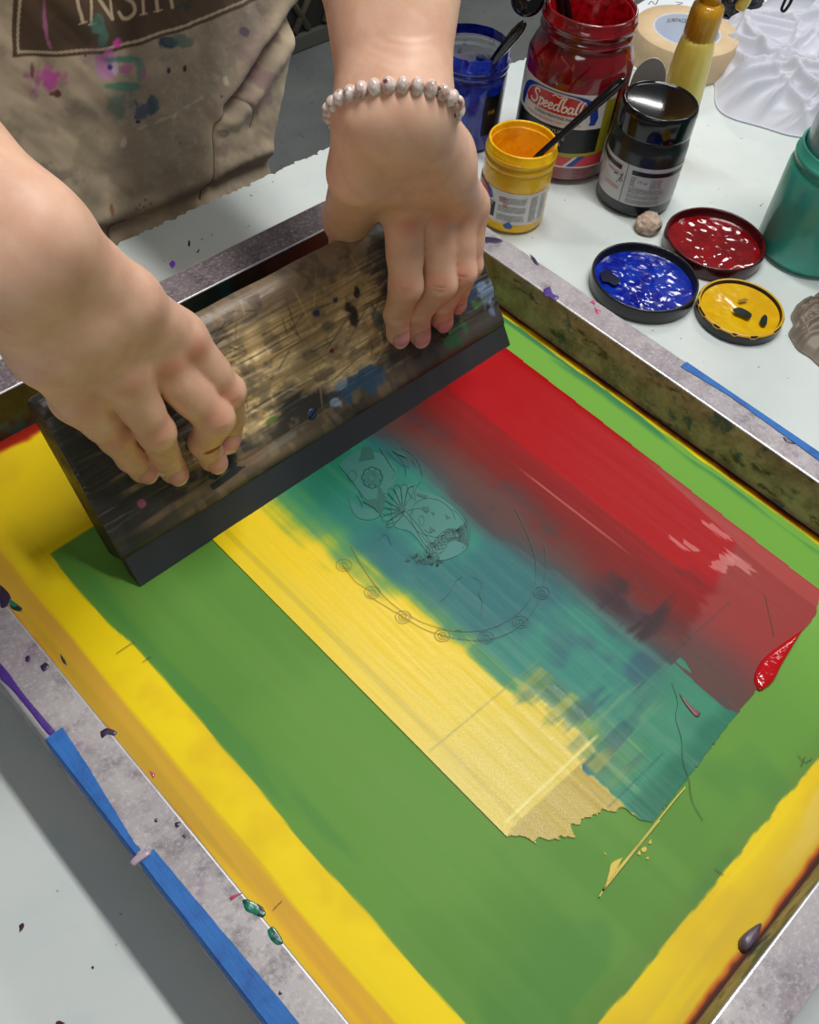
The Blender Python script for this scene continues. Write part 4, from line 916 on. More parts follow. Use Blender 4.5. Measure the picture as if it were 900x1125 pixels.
l1 = lid(.6535, .3215, .0475, .0150, M_LID, lidink('cobalt_ink', (8, 22, 136), (16, 50, 168)), 'black jar lid holding wet cobalt blue ink beside the frame', seed=1)
l2 = lid(.7500, .3135, .0468, .0150, M_LIDR, lidink('crimson_ink', (136, 6, 14), (112, 4, 10), rough=.08), 'dark red rimmed jar lid holding wet crimson ink', seed=2, wobs=.8)
l3 = lid(.6915, .2440, .0378, .0115, M_LIDY, lidink('golden_yellow_ink', (232, 184, 14), (222, 168, 6), rough=.15), 'smaller black jar lid holding golden yellow ink with two bare spots', seed=3, fill=.9, wobs=.5)
# dark bare patches in the inks, and the yellow film on the small lid's edge
def puddle(parent, px, z, mat, name, h=.0004):
    P = np.array([at(a, b, z)[:2] for a, b in px]); P = smooth_line(np.vstack([P, P[:1]]), 4)[:-1]; b = len(P); V = [(x, y, z) for x, y in P] + [(x, y, z + h) for x, y in P]
    F_ = [tuple(range(b, 2 * b))] + [(i, (i + 1) % b, b + (i + 1) % b, b + i) for i in range(b)]; return mesh(name, V, F_, mat, parent, smooth=False)
zy = TZ + .0085
puddle(l3, [(805, 340), (812, 338), (820, 341), (826, 346), (823, 350), (816, 347), (808, 344)], zy, M_BJ2, 'bare_spot'); puddle(l3, [(836, 350), (840, 346), (843, 349), (842, 357), (838, 358), (835, 354)], zy, M_BJ2, 'bare_spot')
puddle(l3, [(811, 330), (818, 328), (822, 330), (814, 332)], zy, simple('ink_olive', (150, 120, 20), .4), 'bare_spot')
puddle(l1, [(659, 300), (668, 296), (676, 303), (682, 308), (676, 314), (668, 310), (662, 309)], TZ + .0075, simple('ink_navy', (8, 14, 50), .2), 'bare_spot')
M_YF = simple('yellow_film', (220, 170, 30), .4)
V = []; n = 120; rr = .0378
for i in range(n):
    a = 2 * PI * i / n; w = .5 + .5 * noise(i * .2, 0, 5)
    V += [(.6915 + (rr + .0003) * math.cos(a), .2440 + (rr + .0003) * math.sin(a), TZ + .0115 - .0006 - .0022 * w * (noise(i * .35, 1, 6) > .55) - .0008), (.6915 + (rr - .0010) * math.cos(a), .2440 + (rr - .0010) * math.sin(a), TZ + .0118), (.6915 + (rr - .0022) * math.cos(a), .2440 + (rr - .0022) * math.sin(a), TZ + .0114), (.6915 + (rr - .0032) * math.cos(a), .2440 + (rr - .0032) * math.sin(a), TZ + .006)]
mesh('yellow_rim_film', V, grid_faces(n, 4, wrap=True), M_YF, l3)

# ================================================================== teal jar with a grey-blue cylinder on top
tx, ty = .8240, .2575; 
tj = thing('paint_jar', 'tall teal paint jar at the right edge of the table', 'jar', (tx, ty, TZ))
def tealmat(name, c, c2, rough):
    t = NT(name); f = t.noise(16, 4, .6); t.set(Base_Color=t.mixc(t.ramp(f, [(.4, 0.), (.65, 1.)]), lin(c), lin(c2)), Roughness=rough, Coat_Weight=.3); t.bump(t.noise(25, 2), .1); return t.m
R = .0462
lathe('body', [(0, 0), (.039, 0), (.0435, .002), (R, .007), (R, .082), (.0450, .087), (.0432, .089), (.0432, .092), (.0450, .093), (.0453, .096), (.0445, .098), (.0432, .0985), (.0432, .105), (.0425, .106), (.0412, .106), (.0405, .104), (.0405, .086), (0, .086)], (tx, ty, TZ), tealmat('teal_paint_jar', (52, 168, 150), (66, 150, 128), .3), tj, n=96)
gt = thing('plastic_tumbler', 'grey blue plastic tumbler stuck in the mouth of the teal jar', 'tumbler', (tx, ty, TZ + .0862))
lathe('body', [(0, 0), (.0375, 0), (.0390, .001), (.0396, .003), (.0408, .150), (.0416, .151), (.0416, .153), (.0396, .153), (.037, .006), (0, .005)], (tx, ty, TZ + .0862), tealmat('grey_blue_plastic', (120, 166, 176), (134, 172, 180), .2), gt, n=72)

# ================================================================== spray bottle
sx, sy = .8320, .4350
sb = thing('spray_bottle', 'translucent yellow spray bottle with an amber neck behind the black jar', 'bottle', (sx, sy, TZ))
def sbmat(name, c, c2, al):
    t = NT(name); f = t.noise(22, 4, .6, stretch=(1, 1, .35)); t.set(Base_Color=t.mixc(t.ramp(f, [(.4, 0.), (.65, 1.)]), lin(c), lin(c2)), Roughness=.22, Subsurface_Weight=.3, Subsurface_Scale=.01, Coat_Weight=.4, Coat_Roughness=.1, Transmission_Weight=al); t.bump(t.noise(12, 2), .15); return t.m
M_SB = sbmat('yellow_translucent_plastic', (252, 228, 118), (244, 212, 84), .0); M_SN = sbmat('amber_plastic', (230, 172, 36), (208, 146, 24), .1)
def octo(rs, n=48, k=.05): return lambda a, kk: k * (abs(math.cos(4 * a)) - .5)
lathe('body', [(0, 0), (.0190, 0), (.0215, .002), (.0222, .008), (.0216, .030), (.0204, .060), (.0188, .090), (.0172, .112), (.0158, .122), (.0138, .130), (.0, .130)], (sx, sy, TZ), M_SB, sb, n=64, wob=lambda a, k: .03 * (abs(math.cos(3 * a)) - .5))
lathe('collar', [(.0130, .126), (.0146, .127), (.0150, .129), (.0148, .148), (.0138, .155), (.0100, .158), (0, .158)], (sx, sy, TZ), M_SN, sb, n=60, wob=lambda a, k: .018 * math.cos(20 * a))
d_ = np.array([.72, -.69, 0])
tube('spray_head', [(sx, sy, TZ + .156), (sx, sy, TZ + .170), (sx + .001, sy, TZ + .184), (sx, sy, TZ + .194)], [.0095, .0085, .0100, .0085], M_SN, sb, n=20)
hp = np.array([sx, sy, TZ + .189]); tube('nozzle', [hp - d_ * .020, hp - d_ * .008, hp + d_ * .016, hp + d_ * .034, hp + d_ * .040], [.0085, .0105, .0095, .0070, .0055], M_SN, sb, n=16)
tube('trigger', smooth_line([tuple(hp + d_ * .022), tuple(hp + d_ * .026 + np.array([0, 0, -.012])), tuple(hp + d_ * .031 + np.array([0, 0, -.024])), tuple(hp + d_ * .028 + np.array([0, 0, -.036]))], 5), [.0046] * 8 + [.0052] * 7 + [.0035], M_SB, sb, n=14)

# ================================================================== roll of masking tape on a white sheet
M_MT = simple('masking_tape', (222, 196, 156), .6, c2=(208, 180, 140), vscale=30); M_CORE = simple('cardboard_core', (204, 212, 226), .5)
pc = at(745, 66, TZ)
tr = thing('masking_tape_roll', 'wide roll of cream masking tape lying flat behind the spray bottle', 'tape', (pc[0], pc[1], TZ + .0008))
TRX, TRY = pc[0] + .000, pc[1] + .000
lathe('tape', [(.0385, .0012), (.058, .0012), (.0584, .0016), (.0584, .0345), (.058, .035), (.0385, .035)], (TRX, TRY, TZ), M_MT, tr, n=110)
lathe('core', [(.0385, .0010), (.0386, .0348), (.0382, .0352), (.0366, .0352), (.0362, .0348), (.0362, .0010)], (TRX, TRY, TZ), M_CORE, tr, n=90)['label'] = 'pale grey cardboard core'
a0 = math.atan2(TRY, TRX) + .35
V, F_ = text_data('SURFACE 4', .0060, 0, 0, align='CENTER'); out = []
for p in V:
    a = a0 - p[0] / .0361; out.append((TRX + .0360 * math.cos(a), TRY + .0360 * math.sin(a), TZ + .026 + p[1]))
mesh('lettering', out, F_, M_TXT, tr, smooth=False)
# loose outer turn of tape
sh = [at(a, b, TZ)[:2] for a, b in ((640, 60), (700, 6), (760, -30), (830, -60), (880, 10), (770, 95), (742, 120), (700, 78))]
M_PAP = simple('white_paper', (224, 230, 236), .5)
po = prism('paper_sheet', sh, TZ + .0002, TZ + .0008, M_PAP, None, org=(TRX, TRY, TZ)); tag(po, 'white paper sheet lying under the masking tape roll', 'paper')
for q in ([(712, 6), (716, 2), (720, 6), (724, -2)], [(722, 10), (716, 14)], [(742, 3), (750, 4), (744, 6)], [(735, 83), (740, 86), (737, 88)]):
    V, F_ = ribbon_data([smooth_line([at(a, b, TZ)[:2] for a, b in q], 4)], .0012, TZ + .0010); mesh('pencil_mark', V, F_, M_TXT, po, smooth=False)
V, F_ = box_data((-.009, -.004, 0), (.009, .004, .005), .0015); p = at(738, 87, TZ)
mc = mesh('binder_clip', [(p[0] + a * .8 - b * .6, p[1] + a * -.6 - b * .8, TZ + .0008 + c) for a, b, c in V], F_, M_BJ2, None, org=(p[0], p[1], TZ + .0008)); tag(mc, 'tiny black clip lying beside the masking tape', 'clip')

# ================================================================== grey plastic ink spatula standing between the two jars
b0 = at(652, 196, TZ); 
pt = at_dist(722, 64, 1.01)
pb = np.array([.7860, .4560, TZ]); dirv = pt - pb; LL = np.linalg.norm(dirv); dirv /= LL
wv = np.cross(dirv, ray(690, 120)); wv /= np.linalg.norm(wv); nv = np.cross(dirv, wv)
out_ = []; n = 26
for i in range(n + 1):
    a = PI * i / n; out_.append((LL - .026 + .026 * math.sin(a), .0155 * math.cos(a)))
out_ = [(0, .0155)] + out_ + [(0, -.0155)]
V = [tuple(pb + dirv * s + wv * w + nv * t) for t in (-.0008, .0008) for s, w in out_]; k = len(out_)
M_SPA = simple('grey_plastic', (176, 174, 168), .35); M_SPE = simple('pale_edge', (196, 196, 190), .3)
sp = mesh('ink_spatula', V, [tuple(range(k)), tuple(range(2 * k - 1, k - 1, -1))] + [(i, k + i, k + (i + 1) % k, (i + 1) % k) for i in range(k)], M_SPA, None, org=pb, smooth=False)
tag(sp, 'rounded grey plastic ink spatula standing between the red and black jars', 'spatula')

# ================================================================== crumpled things
def crumple(name, label, cat, c, rx_, ry_, rz_, mat, seed, sub=5, amp=.35, fr=60, ridges=1):
    bm = bmesh.new(); bmesh.ops.create_icosphere(bm, subdivisions=sub, radius=1)
    P = np.array([v_.co[:] for v_ in bm.verts]); F_ = [tuple(v_.index for v_ in f.verts) for f in bm.faces]; bm.free()
    def n3(P, s, sd): return (fbm(P[:, 0] * s + P[:, 2] * s * .7, P[:, 1] * s - P[:, 2] * s * .6, sd, 4) + fbm(P[:, 2] * s + 5, P[:, 0] * s * .8 - P[:, 1] * s, sd + 1, 4)) / 2
    r = 1 + amp * (1 - 2 * np.abs(n3(P, 2.2, seed) - .5) * 3) + amp * .5 * (1 - 2 * np.abs(n3(P, 5.5, seed + 5) - .5) * 3) + amp * .18 * (1 - 2 * np.abs(n3(P, 13, seed + 9) - .5) * 3)
    Q = P * r[:, None] * np.array([rx_, ry_, rz_]); Q[:, 2] = np.maximum(Q[:, 2], -rz_ * .72 + .02 * rz_ * n3(P, 9, 3)); Q[:, 2] += -Q[:, 2].min()
    o = mesh(name, Q + np.array(c), F_, mat, None, org=c); return tag(o, label, cat)
p = at(712, 258, TZ); M_WAD = simple('dried_tape_wad', (206, 188, 170), .6, c2=(168, 140, 120), vscale=220, bumps=.4, bscale=500)
crumple('paper_wad', 'small crumpled beige wad between the black jar and blue lid', 'wad', (p[0] + .006, p[1] + .006, TZ), .0108, .0100, .0085, M_WAD, 3, 4, .22)
M_BRP = simple('brown_tissue', (150, 138, 124), .65, c2=(126, 114, 102), vscale=40, bumps=.3, bscale=120)

# ---- white garment heaped at the back right
def cloth(cx, cy, ax_, ay_, seed, nf, w0, w1, hb, amp, n1=260, rot=0.0):
    """sheet heaped in long folds; closed underneath"""
    u = np.linspace(-1, 1, n1); U, V_ = np.meshgrid(u, u, indexing='ij'); sc = (ax_ + ay_) / 2
    X_ = U * np.sqrt(1 - V_ ** 2 / 2); Y_ = V_ * np.sqrt(1 - U ** 2 / 2); a = np.arctan2(Y_, X_)
    rad = 1 + .06 * np.sin(3 * a + .6 + seed) + .035 * np.sin(7 * a + seed) + .02 * np.sin(13 * a + 2)
    X2 = X_ * ax_ * rad; Y2 = Y_ * ay_ * rad; r = np.sqrt(X_ ** 2 + Y_ ** 2); q = 1.6 / sc
    wx = X2 + .25 * sc * (fbm(X2 * q + 3, Y2 * q, 401 + seed, 2) - .5); wy = Y2 + .25 * sc * (fbm(X2 * q + 7, Y2 * q, 402 + seed, 2) - .5)
    h_ = hb * (.3 + np.clip(1 - r, 0, 1) ** .8); rn = random.Random(seed); acc = 0
    for i in range(nf):      # each fold is a bent ridge, steeper on one side, fading at both ends
        th = rn.choice((.35, .6, 2.2, 2.6, 1.3)) + rn.uniform(-.35, .35); fx = rn.uniform(-.85, .85) * ax_; fy = rn.uniform(-.85, .85) * ay_; w = rn.uniform(w0, w1); L_ = rn.uniform(.25, .65) * sc; k = rn.uniform(-1.3, 1.3) / sc
        p_ = (wx - fx) * math.cos(th) + (wy - fy) * math.sin(th); q_ = -(wx - fx) * math.sin(th) + (wy - fy) * math.cos(th) + k * p_ * p_
        q_ = np.where(q_ > 0, q_ * 1.9, q_); f_ = amp * w * np.exp(-np.abs(q_ / w) ** 1.35) * np.exp(-(p_ / L_) ** 4); acc = acc + f_ ** 3
    h_ = h_ + acc ** (1 / 3) + .04 * sc * (fbm(X2 * 5 / sc, Y2 * 5 / sc, 415, 2) - .5)
    h_ = np.maximum(h_, hb * .08) * sst(1.0, .86, r) ** .6 + .0015
    XX = cx + X2 * math.cos(rot) - Y2 * math.sin(rot); YY = cy + X2 * math.sin(rot) + Y2 * math.cos(rot)
    P = np.stack([XX, YY, TZ + h_], -1).reshape(-1, 3); FF = grid_faces(n1, n1); n = len(P); base = P.copy(); base[:, 2] = TZ + .0006; k = n1
    bd = np.array(list(range(0, k)) + [i * k + k - 1 for i in range(1, k)] + [(k - 1) * k + j for j in range(k - 2, -1, -1)] + [i * k for i in range(k - 2, 0, -1)]); nb = np.roll(bd, -1)
    return np.vstack([P, base]), np.vstack([FF, FF[:, ::-1] + n, np.stack([bd, bd + n, nb + n, nb], 1)])
t = NT('white_cotton'); t.set(Base_Color=t.mixc(t.noise(8, 3), lin((210, 212, 222)), lin((200, 202, 214))), Roughness=.85, Sheen_Weight=.3); t.bump(t.noise(700, 2), .15); M_COT = t.m
Pc, FFc = cloth(1.215, .402, .245, .170, 12, 90, .004, .012, .030, 2.2)
cl = mesh('white_shirt', Pc, FFc, M_COT, None, org=(1.215, .402, TZ)); tag(cl, 'white cotton shirt heaped in folds on the table behind the teal jar', 'shirt')
p = at(893, 372, TZ); Pc, FFc = cloth(p[0] + .022, p[1] - .012, .046, .044, 31, 50, .0016, .0046, .012, 2.4, 180, .5)
rg = mesh('crumpled_cloth', Pc, FFc, M_BRP, None, org=(p[0] + .022, p[1] - .012, TZ)); tag(rg, 'crumpled brownish rag at the right edge beside the yellow lid', 'rag')
V, F_ = tube_data(smooth_line([tuple(at_dist(a, b, 1.03)) for a, b in ((866, -6), (862, 2), (859, 10), (862, 12), (868, 4), (872, -6))], 5), .0014, 8)
mesh('printed_letter', V, F_, M_BLK_L, cl)
# ---- black thing behind the trigger of the spray bottle
p = at(806, 14, TZ); bg = crumple('black_bag', 'black plastic bag tucked behind the spray bottle and the white shirt', 'bag', (p[0] + .004, p[1] + .004, TZ), .024, .024, .022, plastic('black_bag', (16, 16, 18), .35), 21, 5, .25)
# ---- black lid behind the red jar
p = at(576, 6, TZ + .13)
bl = thing('black_spoon', 'black plastic ladle hooked in the large red jar, behind its rim', 'ladle', (rx - .022, ry + .028, TZ + .13))
pp = [np.array([rx - .014, ry + .012, TZ + .115]), np.array([rx - .020, ry + .024, TZ + .158]), np.array([rx - .027, ry + .032, TZ + .163]), np.array([rx - .034, ry + .040, TZ + .157])]
tube('handle', smooth_line(pp, 6), .0042, M_BH, bl, n=14)
lathe('grip', [(0, -.004), (.012, -.0035), (.0150, 0), (.012, .0035), (0, .004)], tuple(pp[3] + np.array([-.003, .004, -.008])), M_BH, bl, n=40, axis=frame_axes((-.6, -.4, .5)))

# ---- dark crate on the floor beyond the table
M_CR = simple('dark_crate', (38, 38, 36), .6); M_CRS = simple('tan_strap', (110, 102, 82), .6)
cq = at(340, 28, -LIFT + .06); ct = thing('floor_crate', 'dark crate with crossed tan straps on the floor behind the apron', 'crate', (cq[0], cq[1], -LIFT))
ex = np.array([1, 0, 0.]); L0 = np.array([cq[0] - .30, cq[1], -LIFT])
box('body', tuple(L0), tuple(L0 + np.array([.75, .4, .32])), M_CR, ct, .01)
box('base', tuple(L0 + np.array([-.012, -.012, 0])), tuple(L0 + np.array([.762, .41, .05])), simple('crate_base', (92, 92, 86), .6), ct, .006)
for i in range(7):
    for sgn in (-1, 1):
        x0 = L0[0] + .02 + i * .11; x1 = x0 + .16; 
        if sgn < 0: x0, x1 = x1, x0
        tube('strap', [(x0, L0[1] - .006, -LIFT + .06), (x1, L0[1] - .006, -LIFT + .31)], .010, M_CRS, ct, n=8)
# ================================================================== the printer: one body, clothes and bracelet on it
class Field:
    def __init__(s, lo, hi, h):
        s.lo = np.array(lo, float); s.h = h; s.n = np.ceil((np.array(hi) - s.lo) / h).astype(int) + 1
        s.F = np.full(tuple(s.n), .05, np.float32)
        s.ax = [s.lo[i] + h * np.arange(s.n[i]) for i in range(3)]
    def sub(s, lo, hi):
        a = np.clip(np.floor((np.array(lo) - s.lo) / s.h).astype(int), 0, s.n - 1); b = np.clip(np.ceil((np.array(hi) - s.lo) / s.h).astype(int) + 1, 1, s.n)
        return tuple(slice(int(a[i]), int(b[i])) for i in range(3))
    def grid(s, sl): return s.ax[0][sl[0]][:, None, None], s.ax[1][sl[1]][None, :, None], s.ax[2][sl[2]][None, None, :]
def smin(a, b, k):
    if k <= 0: return np.minimum(a, b)
    h = np.clip(.5 + .5 * (b - a) / k, 0, 1); return b * (1 - h) + a * h - k * h * (1 - h)
def cone(G, p, q, r0, r1):
    x, y, z = G; d = np.array(q, float) - p; L2 = float(d @ d) + 1e-12
    t = np.clip(((x - p[0]) * d[0] + (y - p[1]) * d[1] + (z - p[2]) * d[2]) / L2, 0, 1)
    return (np.sqrt((x - p[0] - t * d[0]) ** 2 + (y - p[1] - t * d[1]) ** 2 + (z - p[2] - t * d[2]) ** 2) - (r0 + (r1 - r0) * t)).astype(np.float32)
def ell(G, c, A, r):
    """ellipsoid, A: rows = axes"""
    x, y, z = G; X_ = [((x - c[0]) * A[i][0] + (y - c[1]) * A[i][1] + (z - c[2]) * A[i][2]) / r[i] for i in range(3)]
    k0 = np.sqrt(X_[0] ** 2 + X_[1] ** 2 + X_[2] ** 2); return ((k0 - 1) * min(r) * .8).astype(np.float32)
def add(fd, kind, pr, k, cut=False, pad=.016):
    if kind == 'cone':
        p, q, r0, r1 = pr; R_ = max(r0, r1) + pad; lo = np.minimum(p, q) - R_; hi = np.maximum(p, q) + R_
    else:
        c, A, r = pr; R_ = max(r) + pad; lo = np.array(c) - R_; hi = np.array(c) + R_
    sl = fd.sub(lo, hi); G = fd.grid(sl); D = cone(G, *pr) if kind == 'cone' else ell(G, *pr)
    if cut: fd.F[sl] = -smin(-fd.F[sl], D, k)
    else: fd.F[sl] = smin(fd.F[sl], D, k)
def nets(fd):
    F_ = fd.F; S_ = F_ < 0; c = S_.astype(np.int8)
    s8 = sum(c[i:c.shape[0] - 1 + i, j:c.shape[1] - 1 + j, k:c.shape[2] - 1 + k] for i in (0, 1) for j in (0, 1) for k in (0, 1))
    act = (s8 > 0) & (s8 < 8); idx = np.full(act.shape, -1, np.int64); cc = np.argwhere(act); idx[act] = np.arange(len(cc))
    offs = [(i, j, k) for i in (0, 1) for j in (0, 1) for k in (0, 1)]
    val = {o: F_[cc[:, 0] + o[0], cc[:, 1] + o[1], cc[:, 2] + o[2]].astype(float) for o in offs}
    pos = np.zeros((len(cc), 3)); cnt = np.zeros(len(cc))
    for o in offs:
        for a in range(3):
            if o[a] == 0:
                o2 = list(o); o2[a] = 1; o2 = tuple(o2); fa, fb = val[o], val[o2]; m_ = (fa < 0) != (fb < 0); t = np.where(m_, fa / (fa - fb + 1e-20), 0)
                p = np.tile(np.array(o, float), (len(cc), 1)); p[:, a] += t; pos += p * m_[:, None]; cnt += m_
    V = fd.lo + (cc + pos / cnt[:, None]) * fd.h; Q = []
    for a in range(3):
        b, d = (a + 1) % 3, (a + 2) % 3; sa = [slice(None)] * 3; sb_ = [slice(None)] * 3; sa[a] = slice(0, -1); sb_[a] = slice(1, None)
        s0 = S_[tuple(sa)]; s1 = S_[tuple(sb_)]; e_ = np.argwhere(s0 != s1); e_ = e_[(e_[:, b] > 0) & (e_[:, d] > 0) & (e_[:, b] < idx.shape[b]) & (e_[:, d] < idx.shape[d])]
        def g(db, dd):
            q = e_.copy(); q[:, b] -= db; q[:, d] -= dd; return idx[q[:, 0], q[:, 1], q[:, 2]]
        q = np.stack([g(1, 1), g(0, 1), g(0, 0), g(1, 0)], 1); fl_ = S_[e_[:, 0], e_[:, 1], e_[:, 2]]; q[~fl_] = q[~fl_][:, ::-1]; Q.append(q)
    Q = np.vstack(Q); return V, Q[(Q >= 0).all(1)]
def relax(V, Q, it=2, lam=.5):
    for _ in range(it):
        s = np.zeros_like(V); c = np.zeros(len(V))
        for a, b in ((0, 1), (1, 2), (2, 3), (3, 0)):
            np.add.at(s, Q[:, a], V[Q[:, b]]); np.add.at(s, Q[:, b], V[Q[:, a]]); np.add.at(c, Q[:, a], 1); np.add.at(c, Q[:, b], 1)
        V = V * (1 - lam) + lam * s / np.maximum(c, 1)[:, None]
    return V
A3 = lambda *v_: np.array(v_, float)
def onF(px, py, h):
    r = ray(px, py); t = (np.dot(SO - C0, SN) + h) / np.dot(r, SN); return C0 + t * r
def hp(x, s, h): return SO + A3(x - .137, 0, 0) + SV * s + SN * h

HANDS = {
 'right': dict(   # seen at the left of the photograph
  fingers=[  # tip, dip, pip, mcp, radii
   ((.2322, .3590, .0525), (.2362, .3597, .0698), (.2330, .3561, .0965), (.2150, .3700, .1400), (.0078, .0090, .0110, .0128)),
   ((.2167, .3552, .0466), (.2123, .3567, .0646), (.2165, .3474, .0910), (.1960, .3700, .1400), (.0082, .0096, .0118, .0138)),
   ((.1899, .3590, .0522), (.1860, .3598, .0703), (.1808, .3547, .0983), (.1715, .3655, .1455), (.0080, .0092, .0110, .0132)),
   ((.1724, .3648, .0606), (.1665, .3661, .0760), (.1611, .3670, .0972), (.1470, .3715, .1365), (.0073, .0083, .0097, .0120))],
  wrist=C0 + ray(16, 281) * .49, elbow=C0 + ray(-312, -34) * .58, wr=.0215, wo=.0125, we=.0360,
  thumb=[A3(.168, .382, .203), onF(178, 358, -.028), hp(.236, .118, -.037), hp(.247, .088, -.036)], tr=(.0170, .0140, .0115, .0085)),
 'left': dict(    # the hand with the bracelet
  fingers=[
   ((.3842, .3597, .0532), (.3820, .3609, .0717), (.3841, .3567, .0993), (.4000, .3800, .1450), (.0079, .0091, .0116, .0135)),
   ((.4017, .3554, .0469), (.4008, .3579, .0665), (.4094, .3478, .0935), (.4235, .3745, .1440), (.0081, .0094, .0116, .0135)),
   ((.4256, .3556, .0472), (.4222, .3545, .0653), (.4310, .3480, .0922), (.4400, .3700, .1400), (.0080, .0091, .0105, .0128)),
   ((.4437, .3585, .0514), (.4410, .3565, .0672), (.4450, .3530, .0884), (.4500, .3650, .1290), (.0070, .0080, .0092, .0112))],
  wrist=A3(.3606, .3562, .2311), elbow=A3(.4702, .483, .3444), wr=.0205, wo=.0090, we=.0370,
  thumb=[A3(.3445, .3655, .1975), onF(381, 240, -.010), hp(.392, .112, -.037), hp(.405, .082, -.036)], tr=(.0145, .0135, .0115, .0085))}
BV = []; BQ = []; BC = []; nvert = 0
SKIN = np.array([240., 196, 168])
for side, H in HANDS.items():
    W0, EL = H['wrist'], H['elbow']; allp = [np.array(p) for f in H['fingers'] for p in f[:4]] + [W0, EL] + H['thumb']
    lo = np.min(allp, 0) - .05; hi = np.max(allp, 0) + .05
    fd = Field(lo, hi, .0012)
    mc = [np.array(f[3]) for f in H['fingers']]; fw = sum(mc) / 4 - W0; fw /= np.linalg.norm(fw)
    wa = mc[3] - mc[0]; wa = wa - fw * (wa @ fw); wa /= np.linalg.norm(wa); dors = np.cross(fw, wa); dors *= np.sign(dors @ (C0 - W0))
    for i, M_ in enumerate(mc):
        off = (-1.1, -.4, .4, 1.1)[i]; w0 = W0 + wa * off * H['wo']; r1 = H['fingers'][i][4][3]
        mid = (w0 * .45 + M_ * .55) + dors * .0012
        add(fd, 'cone', (w0, mid, H['wr'] * .92, .0160), .012); add(fd, 'cone', (mid, M_, .0160, r1 * 1.02), .012); add(fd, 'cone', (M_ + dors * .0022, M_ + dors * .0022 + fw * .003, r1 * .9, r1 * .85), .006)
    for i in range(3): add(fd, 'cone', (mc[i] - dors * .004, mc[i + 1] - dors * .004, .0115, .0110), .010)
    # heel of the hand and ball of the thumb
    add(fd, 'cone', (W0 + wa * .010 + fw * .02 - dors * .006, W0 + wa * .018 + fw * .065 - dors * .008, .0175, .0140), .014)
    T = H['thumb']; tr_ = H['tr']
    add(fd, 'cone', (W0 - wa * .008 + fw * .012 - dors * .004, T[0], .0185, tr_[0]), .014)
    add(fd, 'cone', (W0 - wa * .012, T[1], .0175, tr_[1]), .012)
    add(fd, 'cone', (T[0], T[1], tr_[0], tr_[1]), .012); add(fd, 'cone', (T[1], mc[0] - dors * .006 - fw * .012, .0105, .0095), .012)
    add(fd, 'cone', (T[0], mc[1] - dors * .008 - fw * .02, .013, .012), .014)
    add(fd, 'cone', (T[1], T[2], tr_[1], tr_[2]), .006); add(fd, 'cone', (T[2], T[3], tr_[2], tr_[3]), .006)
    # forearm
    for sg in (-1, 1):
        e0 = EL + wa * sg * .010; add(fd, 'cone', (W0 + wa * sg * H['wo'], W0 * .45 + EL * .55 + wa * sg * .014, H['wr'] * .96, H['we'] * .88), .02); add(fd, 'cone', (W0 * .45 + EL * .55 + wa * sg * .014, e0, H['we'] * .88, H['we']), .02)
    nails = []
    palm = fd.F.copy()
    for f in H['fingers']:
        P = [np.array(p) for p in f[:4]]; r = f[4]; lo = np.min(P, 0) - .03; hi = np.max(P, 0) + .03; sl = fd.sub(lo, hi); G = fd.grid(sl)
        g = cone(G, P[3], P[2], r[3] * .93, r[2]); g = smin(g, cone(G, P[2], P[1], r[2] * .99, r[1]), .004); g = smin(g, cone(G, P[1], P[0], r[1], r[0]), .003)
        mid = (P[3] + P[2]) / 2; g = smin(g, cone(G, P[3] * .4 + P[2] * .6, P[3] * .6 + P[2] * .4, r[2] * .98, r[2] * 1.0), .006)
        d = P[0] - P[1]; d /= np.linalg.norm(d); dn = C0 - P[0]; dn = .6 * SN + .4 * dn / np.linalg.norm(dn); dn = dn - d * (dn @ d); dn /= np.linalg.norm(dn); sd = np.cross(d, dn)
        # fingertip pad and nail
        g = smin(g, ell(G, P[0] - dn * .0015 - d * .001, np.array([d, sd, dn]), (r[0] * 1.15, r[0] * 1.02, r[0] * .8)), .003)
        nc = P[0] + dn * (r[0] * .50) + d * (.0018); A_ = np.array([d - dn * .12, sd, dn + d * .12]); A_ /= np.linalg.norm(A_, axis=1)[:, None]
        nl = ell(G, nc, A_, (r[0] * 1.2, r[0] * .86, r[0] * .60)); g = smin(g, nl, .0003); nails.append((nc, d, sd, dn, r[0]))
        g = smin(palm[sl], g, .0085)
        # creases over the middle joint
        fd.F[sl] = np.minimum(fd.F[sl], g)
        for jn, rr, kk in ((P[2], r[2], (-.0022, 0.0, .0022)), (P[1], r[1], (-.001, .0012))):
            ax_ = (P[1] - P[3]); ax_ /= np.linalg.norm(ax_); dj = C0 - jn; dj = dj / np.linalg.norm(dj); dj = dj - ax_ * (dj @ ax_); dj /= np.linalg.norm(dj); sj = np.cross(ax_, dj)
            for q in kk:
                c_ = jn + dj * (rr + .0002) + ax_ * (q + .001); add(fd, 'cone', (c_ - sj * rr * .42, c_ + sj * rr * .42, .0005, .0005), .0012, cut=True, pad=.006)
    V, Q = nets(fd); V = relax(V, Q, 2, .45)
    C = np.zeros((len(V), 3)) + SKIN
    m_ = fbm(V[:, 0] * 90 + V[:, 2] * 60, V[:, 1] * 90 - V[:, 2] * 50, 500, 4); C = mix(C, (232, 182, 152), sst(.4, .7, m_) * .6)
    def bl(c, R_, colr, a, p=1.0):
        global C
        d_ = np.linalg.norm(V - c, axis=1); C = mix(C, colr, sst(R_, R_ * .15, d_) * a)
